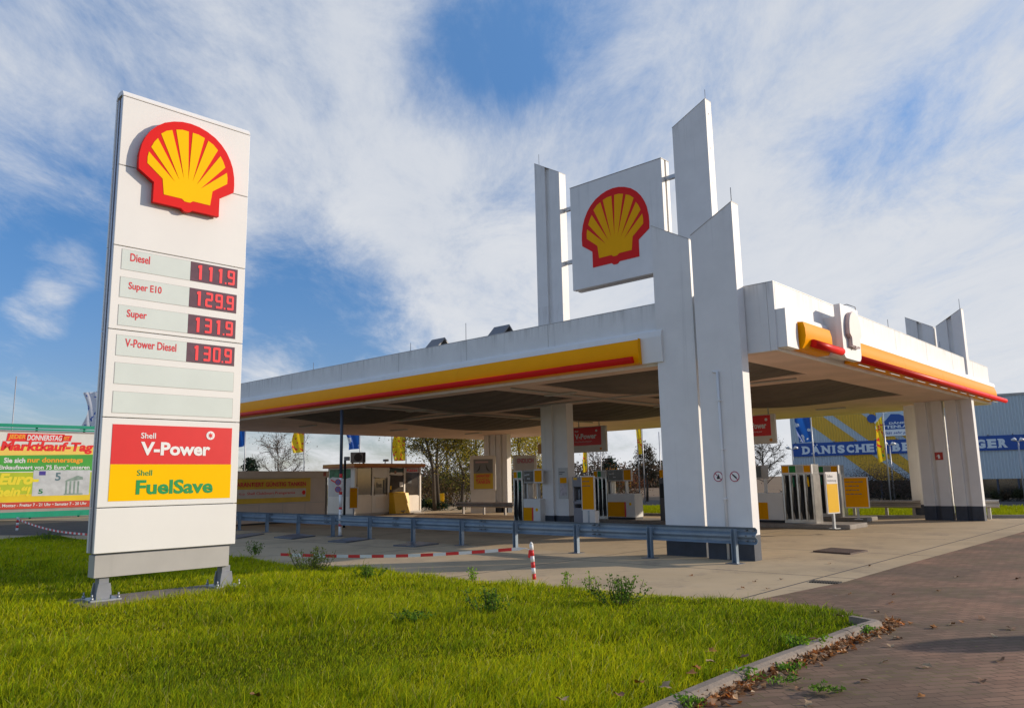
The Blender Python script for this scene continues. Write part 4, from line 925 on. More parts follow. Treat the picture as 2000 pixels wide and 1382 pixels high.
b = B(); b.box(bx0+.05, bx1-.28, -.050, -.046, bz0+H_*.20, bz0+H_*.56); wp = b.make('white_strip', M('banner_white', (.62, .56, .50), .5, .08, 2), bc)
text(bc, 'GARANTIERT GÜNSTIG TANKEN', TXTRED, ks_(462)-.22, bz0+H_*.66, H_*.22, -.052, ks_(596)-ks_(462)+.22, bold=.03)
text(wp, 'Mit der', TXTRED, ks_(466), bz0+H_*.33, H_*.10, -.053, .30, bold=.0); text(wp, 'Shell ClubSmart Preisgarantie', TXTRED, ks_(466)+.40, bz0+H_*.31, H_*.14, -.053, ks_(576)-ks_(466)-.42, bold=.015)
b = B(); b.prism([(ks_(592)+x*.10, bz0+H_*.30+q*.10) for x, q in shell_outline()], -.056, -.050); b.make('emblem_print', EMR, wp)
# big billboard far left
l0, l1 = D(0, 950, 45.5), D(165, 950, 48.6); l0.z = l1.z = 0; ld = (l1-l0).normalized(); lrz = math.atan2(ld.y, ld.x)
bs = lambda x: on_line(x, 950, l0, ld); bz = lambda y: EYE+(958.3-y)/1521*45.9
bb = empty('billboard', 'huge green framed advertising billboard with a red and green banner at the left edge', 'billboard', l0, lrz)
XL, XR = bs(-150), bs(232)
b = B(); b.box(XL, XR, -.08, .12, bz(836), bz(829.5), .01); b.box(XL, XR, -.1, -.02, bz(841), bz(838)); b.box(XL, XR, -.08, .12, bz(1010), bz(999), .01)
for x in np.arange(XL, XR, 2.6): b.box(x, x+.1, .13, .25, 0, bz(831))
b.make('green_frame', TEAL, bb)
b = B(); b.box(XL, XR, 0, .12, bz(999), bz(842)); b.make('backing_panel', M('board_grey', (.30, .26, .24), .6, .1), bb)
b = B(); b.box(XL, XR, -.03, -.012, bz(993), bz(846)); cl = b.make('banner_sheet', M('sheet_white', (.66, .64, .58), .45, .06, .8), bb)
GR1 = M('print_green', (.06, .34, .04), .45, .15, .6); GRY = M('print_lime', (.42, .50, .02), .45, .1, .6)
b = B(); b.prism([(XL, bz(923)), (XR, bz(920)), (XR, bz(878)), (bs(90), bz(884)), (XL, bz(890))], -.036, -.0305); b.make('green_band', GR1, cl)
b = B(); b.box(XL, XR, -.0362, -.0305, bz(965), bz(923.2)); b.make('lime_band', GRY, cl)
b = B(); b.box(XL, XR, -.0358, -.0305, bz(980), bz(965.2)); b.make('yellow_band', M('print_yellow', (.72, .52, .02), .45, .1, .6), cl)
b = B(); b.box(XL, XR, -.036, -.0305, bz(993), bz(980.2)); b.make('red_band', M('print_red', (.50, .05, .03), .45, .1, .6), cl)
ORG = M('print_orange', (.80, .35, .02), .45, .05); PW = M('print_white', (.70, .68, .66), .45, .0); DG = M('print_darkgreen', (.0, .16, .04), .45, 0)
def btxt(s, x0, x1, y0, y1, mat, yoff=-.045, shear=0, bold=.03, under=None, ub=.07):
    X, W_ = bs(x0), bs(x1)-bs(x0); h = bz(y0)-bz(y1)
    if under is REDM: b_ = B(); b_.prism([(X-.10, bz(y1)-.07), (X+W_+.06, bz(y1)-.07), (X+W_+.14, bz(y1)+h+.07), (X-.04, bz(y1)+h+.07)], yoff+.002, yoff+.008); b_.make('red_plate', REDM, cl)
    elif under is ORG: b_ = B(); b_.prism([(X-.06, bz(y1)-.12), (X+W_+.05, bz(y1)-.02), (X+W_+.08, bz(y1)+h*.7), (X+W_*.5, bz(y1)+h*.62), (X-.02, bz(y1)+h*.55)], yoff+.002, yoff+.008); b_.make('yellow_glow', M('print_glow', (.80, .55, .10), .45, .05), cl)
    text(cl, s, mat, X, bz(y1), h, yoff, W_, bold=bold, shear=shear)
btxt('JEDER', 8, 42, 850, 861, ORG, under=REDM, shear=.15); btxt('DONNERSTAG', 45, 114, 850, 861, PW, under=REDM, shear=.15); btxt('IST', 117, 129, 852, 859, ORG, under=REDM, shear=.15)
btxt('Marktkauf-Tag', -6, 177, 863, 887, REDM, under=ORG, shear=.15, bold=.045, ub=.09)
btxt('Sie sich', 3, 45, 895, 905, PW); btxt('nur donnerstags', 49, 158, 894, 907, ORG)
btxt('Einkaufswert von 75 Euro* unseren', -7, 172, 909, 917.5, PW, bold=.025)
btxt('Euro-', -5, 75, 925, 947, ORG if False else M('print_yel2', (.75, .62, .03), .45, 0), under=GR1, shear=.2, bold=.05, ub=.1); btxt('hein“!', -8, 60, 950, 969, bpy.data.materials['print_yel2'], under=GR1, shear=.2, bold=.05, ub=.1)
btxt('h. Montag - Freitag 7 - 21 Uhr • Samstag 7 - 20 Uhr', -2, 171, 983, 990.5, PW, bold=.02)
b = B(); b.box(bs(63), bs(174), -.042, -.037, bz(969), bz(919)); nt_ = b.make('note_print', M('note_grey', (.50, .52, .52), .45, .15, 2), cl)
btxt('5', 106, 117, 924, 940, M('note_ink', (.10, .17, .19), .45, 0), -.046); btxt('5', 75, 84, 956, 965, DG, -.046)
b = B(); b.box(bs(74), bs(87), -.046, -.042, bz(929), bz(921)); b.make('note_flag', M('note_violet', (.06, .04, .25), .45, 0), nt_)
b = B(); x0, x1 = bs(125), bs(160)
b.prism([(x0, bz(942)), (x0+.1, bz(939)), (x1-.3, bz(930)), (x1, bz(933)), (x1+.02, bz(938))], -.046, -.042)
for k in range(4): xx = x0+.06+k*(x1-x0-.12)/4; b.box(xx, xx+.1, -.0458, -.042, bz(967), bz(941))
b.box(x0, x1+.05, -.0462, -.042, bz(968), bz(965.5)); b.make('note_arch', M('note_arch', (.22, .30, .25), .45, .2, 4), nt_)
# retail building
e0, e1 = D(1551, 930, 58), D(1990, 930, 50.3); e0.z = e1.z = 0; ed = (e1-e0).normalized(); erz = math.atan2(ed.y, ed.x)
es_ = lambda x: on_line(x, 930, e0, ed)
rb = empty('retail_hall', 'big blue grey corrugated retail hall with yellow stripes and a blue name band', 'building', e0, erz)
def corr(name, col):
    mt, t, p = new_mat(name); p.inputs['Base Color'].default_value = (*col, 1); p.inputs['Roughness'].default_value = .5
    tx = t.nodes.new('ShaderNodeTexCoord'); wv = t.nodes.new('ShaderNodeTexWave'); wv.bands_direction = 'X'; wv.inputs['Scale'].default_value = 1.7; t.links.new(tx.outputs['Object'], wv.inputs['Vector'])
    bp = t.nodes.new('ShaderNodeBump'); bp.inputs['Strength'].default_value = .8; bp.inputs['Distance'].default_value = .06; t.links.new(wv.outputs['Fac'], bp.inputs['Height']); t.links.new(bp.outputs[0], p.inputs['Normal'])
    nz = t.nodes.new('ShaderNodeTexNoise'); nz.inputs['Scale'].default_value = .5; t.links.new(tx.outputs['Object'], nz.inputs[0])
    mr = t.nodes.new('ShaderNodeMapRange'); t.links.new(wv.outputs['Fac'], mr.inputs[0]); mr.inputs[3].default_value = .86; mr.inputs[4].default_value = 1.03
    x = t.nodes.new('ShaderNodeMix'); x.data_type = 'RGBA'; x.blend_type = 'MULTIPLY'; x.inputs[0].default_value = 1; x.inputs[6].default_value = (*col, 1); t.links.new(mr.outputs[0], x.inputs[7]); t.links.new(x.outputs[2], p.inputs['Base Color'])
    return mt
CB, CY_ = corr('corrugated_blue', (.52, .61, .66)), corr('corrugated_yellow', (.80, .46, .03))
EL = es_(1990)+16; ZB, ZR = 1.2, 6.5
b = B(); b.box(0, EL, 0, 20, ZB, ZR); b.make('wall', CB, rb)
b = B(); b.box(-.08, EL, -.06, .1, ZR+.002, ZR+.14); b.make('roof_edge', GREYPAINT, rb)
zb1, zb0 = 3.97, 3.02
# diagonal yellow stripes in the wall plane
def stripe(xt0, xt1, z1_, z0_, sl=1.18):
    b = B(); sh = (z1_-z0_)*sl; b.prism([(xt0+sh, z0_), (xt1+sh, z0_), (xt1, z1_), (xt0, z1_)], -.02, -.002); b.make('yellow_stripe', CY_, rb)
up = 5.95
for xa, xb in ((1568, 1628), (1652, 1706), (1724, 1760)):
    A_, B_ = es_(xa)-1.2, es_(xb)-1.1; stripe(max(A_, .05), B_, up+.5, zb1+.002)
for xa, xb in ((1650, 1706), (1726, 1758), (1782, 1812)):
    A_, B_ = es_(xa), es_(xb); stripe(A_, B_, zb0-.002, ZB+.02)
b = B(); b.box(es_(1553), EL-.2, -.09, -.03, zb0, zb1); nb = b.make('name_band', BLUE, rb)
LT = M('letter_pale', (.72, .80, .84), .5, .05)
def slabtext(parent, s, x0, x1, z0, z1, y):
    wd = {'I': .62, ' ': .7, 'N': 1.12, 'H': 1.15, 'D': 1.08, 'Ä': 1.15, 'G': 1.1}; tot = sum(wd.get(c, 1.0) for c in s)
    u = (x1-x0)/tot; x = x0
    for c in s:
        w_ = wd.get(c, 1.0)*u
        if c != ' ':
            g = .10*u; a, e = x+g, x+w_-g; bc_ = 'A' if c == 'Ä' else c
            h = z1-z0; b = B(); sv = h*.13; o_ = .11*u
            if c == 'I': m_ = (a+e)/2; b.box(m_-.14*u, m_+.14*u, y-.004, y, z0, z1); b.box(a, e, y-.006, y-.0005, z0, z0+sv); b.box(a, e, y-.006, y-.0005, z1-sv, z1); b.make('lettering', LT, parent)
            else:
                text(parent, bc_, LT, a, z0, h, y-.003, e-a, bold=.06)
                if c in 'DBER': b.box(a-o_*.7, a+o_, y-.006, y-.001, z0, z0+sv); b.box(a-o_*.7, a+o_, y-.006, y-.001, z1-sv, z1)
                if c in 'HN': b.box(a-o_, a+o_*2.4, y-.006, y-.001, z0, z0+sv); b.box(a-o_, a+o_*2.4, y-.006, y-.001, z1-sv, z1); b.box(e-o_*2.4, e+o_, y-.006, y-.001, z1-sv, z1)
                if c == 'H': b.box(e-o_*2.4, e+o_, y-.006, y-.001, z0, z0+sv)
                if c == 'Ä': b.box(a-o_*.6, a+o_*2.2, y-.006, y-.001, z0, z0+sv); b.box(e-o_*2.2, e+o_*.6, y-.006, y-.001, z0, z0+sv); b.disc((a+e)/2-.16*u, z1+h*.12, h*.09, y-.006, .004, 10); b.disc((a+e)/2+.16*u, z1+h*.12, h*.09, y-.006, .004, 10)
                if c == 'T': b.box((a+e)/2-o_*2, (a+e)/2+o_*2, y-.006, y-.001, z0, z0+sv)
                if c == 'L': b.box(a-o_, a+o_*2.4, y-.006, y-.001, z1-sv, z1); b.box(e-sv*.5, e+o_*.3, y-.006, y-.001, z0, z0+h*.3)
                if len(b.b.verts): b.make('letter_serif', LT, parent)
        x += w_
slabtext(nb, 'DÄNISCHES BETTENLAGER', es_(1570), es_(1978), zb0+.15, zb1-.22, -.092)
for x in np.arange(es_(1560), EL-1, 1.35):
    b = B(); b.tube([(x, -.06, zb1), (x, -.25, zb1+.1), (x, -.3, zb1+.05)], .035, 6); b.make('band_lamp', GREYT, rb)
# goose emblem board above the name band
gx0, gx1 = es_(1722), es_(1812); gz0, gz1 = zb1+.25, 5.95
b = B(); b.box(gx0, gx1, -.07, -.021, gz0, gz1); gp = b.make('goose_board', M('goose_pale', (.50, .62, .72), .5, .05), rb)
gw_, gh = gx1-gx0, gz1-gz0
b = B(); b.prism([(gx0, gz0+gh*.27), (gx1, gz0+gh*.27), (gx1, gz0+gh*.62), (gx0+gw_*.75, gz0+gh*.66), (gx0+gw_*.52, gz0+gh*.86), (gx0+gw_*.34, gz0+gh*.88), (gx0+gw_*.2, gz0+gh*.62), (gx0, gz0+gh*.5)], -.076, -.071); b.make('blue_shape', BLUE, gp)
b = B(); b.disc(gx0-.28, gz0+gh*.74, .30, -.09, .03, 20); b.make('blue_ball', BLUE, gp)
goose = [(0, .45), (.08, .36), (.3, .33), (.48, .40), (.56, .52), (.58, .68), (.56, .82), (.62, .90), (.72, .90), (.80, .86), (.72, .97), (.60, 1.0), (.50, .94), (.47, .80), (.46, .66), (.34, .64), (.18, .62), (-.02, .6)]
GP = M('goose_white', (.85, .88, .88), .5, 0)
b = B(); b.prism([(gx0-.15+x*gw_*.42, gz0+gh*(.22+.78*q)) for x, q in goose], -.082, -.077); b.make('goose', GP, gp)
text(gp, 'DÄNISCHES', LT, gx0+gw_*.28, gz0+gh*.47, gh*.10, -.085, gw_*.68, bold=.04); text(gp, 'BETTENLAGER', LT, gx0-.1, gz0+gh*.31, gh*.12, -.085, gw_*1.0, bold=.04)
b = B(); b.box(gx0, gx1, -.076, -.071, gz0, gz0+gh*.25); bs2 = b.make('slogan_strip', GP, gp); text(bs2, 'Qualität sehr preiswert', BLUE, gx0-.05, gz0+gh*.05, gh*.13, -.08, gw_*1.02, bold=.015, shear=.2)
b = B(); b.box(.05, EL-.2, .35, .42, -.02, ZB); b.make('shop_glass', M('shop_glass', (.035, .035, .032), .1, .7, .8, spec=.8), rb)
for x in np.arange(.0, EL-.5, 1.15):
    b = B(); b.box(x, x+.10, .0, .34, -.02, ZB); b.make('shop_post', M('shop_post', (.035, .05, .085), .5, .1) if 'shop_post' not in bpy.data.materials else bpy.data.materials['shop_post'], rb)
b = B(); b.box(0, EL, .02, 19, -.02, .0); b.make('shop_floor', CONC, rb)

# ------------------------------------------------------------------ posts, tape, mast
def striped(t, pts, r, n, first=0, names=('red_stripe', 'white_stripe')):
    pts = [Vector(p) for p in pts]; L_ = sum((pts[i+1]-pts[i]).length for i in range(len(pts)-1))
    def at(s):
        for i in range(len(pts)-1):
            l_ = (pts[i+1]-pts[i]).length
            if s <= l_ or i == len(pts)-2: return pts[i].lerp(pts[i+1], s/l_)
            s -= l_
    for k in range(n):
        a, c = at(L_*k/n), at(L_*(k+1)/n); b = B(); b.tube([a, c], r, 10)
        b.make(names[(k+first) % 2], TAPER if (k+first) % 2 == 0 else TAPEW, t)
q = G(1043.5, 1131); t = empty('striped_post', 'leaning red and white striped post at the lawn edge', 'striped post', q)
tp = D(1037.5, 1062, q.y)-q; striped(t, [(0, 0, 0), tuple(tp)], .034, 6)
b = B(); b.tube([tuple(tp), tuple(tp*1.06)], [.036, .012], 10); b.make('post_cap', WHITE_SIGN, t)
b = B(); pz = .78; b.prism([(-.06, .36), (-.10, .37), (-.085, .49), (-.05, .50)], -.05, -.042); b.make('tape_end', TAPER, t)
q0 = D(548, 1082, 15.6); q1 = D(1026, 1070, 13.9)
q2 = D(1037, 1074, q.y-.03)
t = empty('barrier_tape', 'red and white barrier tape stretched low above the lawn edge', 'barrier tape', (q1.x, q1.y, 0))
PT = [q0+(q1-q0)*(k/40) for k in range(41)]
for k in range(40): PT[k].z -= .10*math.sin(math.pi*k/40)*.8
hw = .027
def tapequad(b, a, c, ha, hc):
    b.poly([(a.x-q1.x, a.y-q1.y, a.z-ha), (c.x-q1.x, c.y-q1.y, c.z-hc), (c.x-q1.x, c.y-q1.y, c.z+hc), (a.x-q1.x, a.y-q1.y, a.z+ha)])
    o = .003; b.poly([(a.x-q1.x, a.y-q1.y+o, a.z-ha), (c.x-q1.x, c.y-q1.y+o, c.z-hc), (c.x-q1.x, c.y-q1.y+o, c.z+hc), (a.x-q1.x, a.y-q1.y+o, a.z+ha)])
for k in range(20):
    b = B(); tapequad(b, PT[2*k], PT[2*k+1], hw, hw); tapequad(b, PT[2*k+1], PT[2*k+2], hw, hw if k < 19 else .008); bmesh.ops.remove_doubles(b.b, verts=b.b.verts, dist=1e-4)
    b.make('white_band' if k % 2 else 'red_band', TAPEW if k % 2 else TAPER, t)
b = B(); b.tube([q1-Vector((q1.x, q1.y, 0)), q2-Vector((q1.x, q1.y, 0))], .006, 5); b.make('tape_string', TAPEW, t)
q = G(33, 1036); t = empty('striped_post', 'small red and white striped post in front of the billboard', 'striped post', q)
striped(t, [(0, 0, 0), (0, 0, .56)], .05, 5, 1)
a, c = D(36, 1014, q.y), D(170, 1043, 27.5)
t = empty('barrier_tape', 'sagging red and white barrier tape in front of the billboard', 'barrier tape', (a.x, a.y, 0))
PT = [a+(c-a)*(k/36)-Vector((0, 0, .12*math.sin(math.pi*k/36))) for k in range(37)]; q1 = a
for k in range(36):
    b = B(); tapequad(b, PT[k], PT[k+1], .035, .035); b.make('red_band' if k % 2 else 'white_band', TAPER if k % 2 else TAPEW, t)
q = G(664, 1047.5); zt_ = D(669.5, 801, q.y).z; zs = D(667, 925, q.y).z
t = empty('barrier_mast', 'tall dark blue mast with a red and white striped foot in front of the kiosk', 'mast', q)
b = B(); b.tube([(0, 0, zs), (0, 0, zt_)], .05, 12); b.tube([(0, 0, zt_), (0, 0, zt_+.03)], [.055, .03], 12); b.make('mast_top', M('mast_blue', (.05, .075, .11), .45, .1), t)
L_ = zs; ks2 = [0, .33, .40, .86, .93, 1.33, 1.42, 1.86, zs]
for k in range(len(ks2)-1):
    b = B(); b.tube([(0, 0, ks2[k]), (0, 0, ks2[k+1])], .052, 12); b.make('white_stripe' if k % 2 == 0 else 'red_stripe', TAPEW if k % 2 == 0 else TAPER, t)
b = B(); b.tube([(0, 0, 0), (0, 0, .05)], .09, 12); b.make('mast_foot', DARKSTEEL, t)
for zz in (D(663, 941, q.y).z, D(663, 955, q.y).z):
    b = B(); b.disc(-.07, zz, .10, -.09, .012, 20); dsn = b.make('round_sign', M('round_red', (.45, .06, .06), .5, 0) if 'round_red' not in bpy.data.materials else bpy.data.materials['round_red'], t)
    b = B(); b.disc(-.07, zz, .075, -.094, .003, 20); b.make('sign_face', M('round_blue', (.10, .16, .36), .5, .0) if 'round_blue' not in bpy.data.materials else bpy.data.materials['round_blue'], dsn)
    b = B(); b.poly([(-.125, -.096, zz+.045), (-.115, -.096, zz+.055), (-.015, -.096, zz-.045), (-.025, -.096, zz-.055)]); b.poly([(-.125, -.0962, zz-.045), (-.115, -.0962, zz-.055), (-.015, -.0962, zz+.045), (-.025, -.0962, zz+.055)]); b.make('cross_bar', bpy.data.materials['round_red'], dsn)
q = G(672, 1030); t = empty('lamp_post', 'thin black post with a small box lamp beside the striped mast', 'post', q)
zz = D(673, 893, q.y).z; b = B(); b.tube([(0, 0, 0), (0, 0, zz)], .045, 10); b.make('post', BLACK, t)
b = B(); b.box(-.02, .17, -.1, .1, zz-.12, zz+.03, .01); b.make('lamp_box', M('lamp_grey', (.28, .28, .28), .5, .05), t)

# poster stands at the back
q = G(944, 1001.5); po = empty('poster_stand', 'grey advertising stand with a yellow poster of two fishing birds on a beach', 'poster stand', q, math.radians(-4))
Yq = q.y; zq = lambda y: EYE+(946.0-y)/1521*Yq
wq = 50/1521*Yq
b = B(); b.box(-wq/2, wq/2, 0, .3, zq(963), zq(896), .02); b.box(-wq/2+.02, wq/2-.06, .05, .28, 0, zq(963)-.002, .01); b.make('stand_body', M('stand_beige', (.72, .68, .62), .55, .06), po)
b = B(); b.box(-wq/2+.2, wq/2-.15, -.006, .0, zq(960), zq(903)); sh = b.make('poster_sheet', M('poster_grey', (.20, .20, .20), .4, .1, 2), po)
b = B(); b.box(-wq/2+.2, wq/2-.15, -.01, -.006, zq(959.5), zq(930)); ysh = b.make('yellow_half', M('poster_yellow', (.62, .42, .02), .4, .06), sh)
text(ysh, 'GARANTIERT', TXTRED, -wq/2+.32, zq(938), .17, -.014, wq*.58, bold=.03); text(ysh, 'GÜNSTIG', TXTRED, -wq/2+.32, zq(942.5), .10, -.014, wq*.5, bold=.03); text(ysh, 'TANKEN', TXTRED, -wq/2+.32, zq(950), .2, -.014, wq*.55, bold=.03)
b = B()
for (x0, flip) in ((-.18, 1), (.22, -1)):
    zb_ = zq(927); pts = [(-.30, .0), (-.12, .22), (-.02, .42), (.03, .62), (.10, .68), (.06, .55), (.06, .4), (.02, .2), (-.08, .1)]
    b.prism([(x0+flip*x, zb_+zz*.9) for x, zz in [(a_*.6, z_*.62) for a_, z_ in pts]], -.010, -.006)
b.make('bird_print', M('bird_ink', (.05, .05, .05), .5, 0), sh)
b = B(); b.box(-wq/2+.3, wq/2-.4, -.010, -.006, zq(910), zq(907)); b.make('headline', M('headline_pink', (.5, .32, .32), .5, 0), sh)
q = G(1027, 1008); po = empty('poster_stand', 'pale advertising stand reading ENDLICH behind the narrow fuel pump', 'poster stand', q, math.radians(-4)); Yq = q.y; zq = lambda y: EYE+(945.0-y)/1521*Yq; wq = 46/1521*Yq
b = B(); b.box(-wq/2, wq/2, 0, .3, zq(975), zq(896), .02); b.box(-wq/2+.1, wq/2-.1, .05, .28, 0, zq(975)-.002); b.make('stand_body', bpy.data.materials['stand_beige'], po)
b = B(); b.box(-wq/2+.12, wq/2-.12, -.006, .0, zq(965), zq(902)); sh = b.make('poster_sheet', M('poster_pale', (.52, .49, .48), .4, .1, 2), po)
text(sh, 'ENDLICH', M('letter_rose', (.45, .10, .16), .5, 0), -wq/2+.22, zq(911), .22, -.012, wq*.68, bold=.03)
# yellow marker by the birch trunks
q = G(861, 992); o = B(); o.box(-.22, .22, -.05, .05, 0, .95, .02); o.box(-.10, .10, -.08, -.05, .05, .95); tag(o.make('marker_pillar', YELM, None, q), 'bright yellow gas marker pillar beside the birch trunks', 'marker')
# bench-like low white box behind right pump
# ------------------------------------------------------------------ flags and lamps
def flagmat(name, base, c1, c2, s):
    mt, t, p = new_mat(name); p.inputs['Roughness'].default_value = .6
    tx = t.nodes.new('ShaderNodeTexCoord')
    n1 = t.nodes.new('ShaderNodeTexNoise'); n1.inputs['Scale'].default_value = s; n1.inputs['Detail'].default_value = 3; t.links.new(tx.outputs['Object'], n1.inputs[0])
    n2 = t.nodes.new('ShaderNodeTexNoise'); n2.inputs['Scale'].default_value = s*.6; n2.inputs['Detail'].default_value = 2; mp = t.nodes.new('ShaderNodeMapping'); mp.inputs['Location'].default_value = (7, 3, 5); t.links.new(tx.outputs['Object'], mp.inputs[0]); t.links.new(mp.outputs[0], n2.inputs[0])
    prev = (*base, 1)
    for n_, c, th in ((n1, c1, .565), (n2, c2, .58 if 'blue' in name else .66)):
        r = t.nodes.new('ShaderNodeMapRange'); r.inputs[1].default_value = th; r.inputs[2].default_value = th+.02; t.links.new(n_.outputs[0], r.inputs[0])
        x = t.nodes.new('ShaderNodeMix'); x.data_type = 'RGBA'; t.links.new(r.outputs[0], x.inputs[0]); x.inputs[7].default_value = (*c, 1)
        if isinstance(prev, tuple): x.inputs[6].default_value = prev
        else: t.links.new(prev, x.inputs[6])
        prev = x.outputs[2]
    t.links.new(prev, p.inputs['Base Color'])
    tr = t.nodes.new('ShaderNodeBsdfTranslucent'); t.links.new(prev, tr.inputs[0]); mx = t.nodes.new('ShaderNodeMixShader'); mx.inputs[0].default_value = .4
    o = t.nodes['Material Output']; t.links.new(p.outputs[0], mx.inputs[1]); t.links.new(tr.outputs[0], mx.inputs[2]); t.links.new(mx.outputs[0], o.inputs[0]); return mt
FY = flagmat('flag_cloth_yellow', (.85, .60, .015), (.70, .06, .03), (.04, .30, .06), 3.6)
FB = flagmat('flag_cloth_blue', (.012, .10, .42), (.012, .10, .42), (.62, .68, .74), 3.2)
FW = flagmat('flag_cloth_white', (.62, .65, .72), (.05, .12, .42), (.05, .10, .38), 1.7)
def pole(label, px_top, y_top, px_bot, y_bot, Y, flag=None, grp='flag poles behind the forecourt', r=.045, colr=None, h=None, z_extra=0):
    """pole whose visible stretch runs between two points of the photo at distance Y; flag = (attach side, y0, y1, width in px, cloth, lower x shift)"""
    a = D(px_bot, y_bot, Y); c = D(px_top, y_top, Y); t_ = empty('flag_pole', label, 'flag pole' if not flag else 'flag', (a.x, a.y, 0), 0, grp)
    top = c.z+z_extra
    b = B(); b.tube([(0, 0, 0), (0, 0, top)], [r, r*.7], 8); b.make('pole', colr or POLE, t_)
    if flag:
        side, y0, y1, wpx, mat, sh = flag; z1 = D(px_top, y0, Y).z; z0 = D(px_top, y1, Y).z; W = wpx/1521*Y
        b = B(); nx_, nz2 = 10, 16; g = []
        for j in range(nz2+1):
            for i in range(nx_+1):
                s, v = i/nx_, j/nz2
                x = side*(.05+W*s*(1-.12*math.sin(v*5+Y))); y = .16*W*math.sin(s*6+v*4+Y)*s*2.2; z = z1+(z0-z1)*v-(sh*s*W)*(1-v*.5)
                g.append(b.b.verts.new((x, y, z)))
        for j in range(nz2):
            for i in range(nx_): b.b.faces.new((g[j*(nx_+1)+i], g[j*(nx_+1)+i+1], g[(j+1)*(nx_+1)+i+1], g[(j+1)*(nx_+1)+i])).smooth = True
        b.make('flag_cloth', mat, t_)
    return t_
POLE = M('pole_grey', (.42, .42, .43), .4, .1, 2, metal=.3)
pole('bare metal flag pole above the billboard', 21, 735, 14, 950, 52, None)
pole('white and blue rolled flag beside the price sign', 189, 758, 183, 950, 50, (-1, 763, 836, 28, FW, .15))
pole('blue flag close to the right edge of the price sign', 477, 800, 476, 950, 52, (-1, 800, 871, 15, FB, .3))
pole('yellow flag above the long white container house', 594, 815, 593, 950, 52, (-1, 818, 882, 20, FY, .25))
pole('blue flag left of the air conditioner on the kiosk', 699, 815, 702, 950, 54, (-1, 816, 876, 24, FB, .15))
pole('bare dark pole above the kiosk roof', 761, 822, 765, 950, 50, None, colr=DARKSTEEL)
pole('yellow flag with red figures above the right end of the kiosk', 790, 820, 793, 950, 52, (-1, 822, 899, 22, FY, .05))
pole('thin yellow flag between the left tower slab and its hanging sign', 1146, 840, 1150, 960, 56, (-1, 846, 921, 8, FY, .2))
pole('bare pole under the left hanging fuel sign', 1170, 850, 1176, 960, 56, None, r=.04)
pole('bare pole left of the yellow flag beside the front pillars', 1239, 815, 1250, 972, 54, None, r=.04)
pole('thin yellow flag just left of the front pillars', 1251, 815, 1260, 972, 54, (-1, 818, 886, 10, FY, .3))
pole('bare pole touching the left edge of the front pillars', 1283, 843, 1293, 972, 52, None, r=.04)
pole('blue flag in front of the left end of the retail hall', 1582, 790, 1596, 975, 46, (-1, 800, 862, 28, FB, .15))
pole('twisted yellow flag in front of the goose board', 1722, 806, 1740, 978, 44, (-1, 812, 898, 14, FY, .9))
def lamp(label, px, y_top, Y):
    a = D(px, y_top, Y); t_ = empty('street_lamp', label, 'street lamp', (a.x, a.y, 0), math.radians(10), 'twin headed street lamps')
    b = B(); b.tube([(0, 0, 0), (0, 0, a.z)], [.05, .035], 8); b.make('post', POLE, t_)
    for s in (-1, 1):
        b = B(); b.tube([(0, 0, a.z-.05), (s*.25, 0, a.z+.02)], .02, 6); b.tube([(s*.12, 0, a.z+.02), (s*.22, 0, a.z+.07), (s*.4, 0, a.z+.05)], [.05, .11, .05], 8); b.make('lamp_head', M('lamp_white', (.7, .7, .7), .4, 0) if 'lamp_white' not in bpy.data.materials else bpy.data.materials['lamp_white'], t_)
lamp('twin street lamp at the left end of the retail hall', 1547, 876, 50); lamp('twin street lamp behind the twisted yellow flag', 1737, 868, 46); lamp('twin street lamp in front of the last letters at the right edge', 1988, 860, 44)

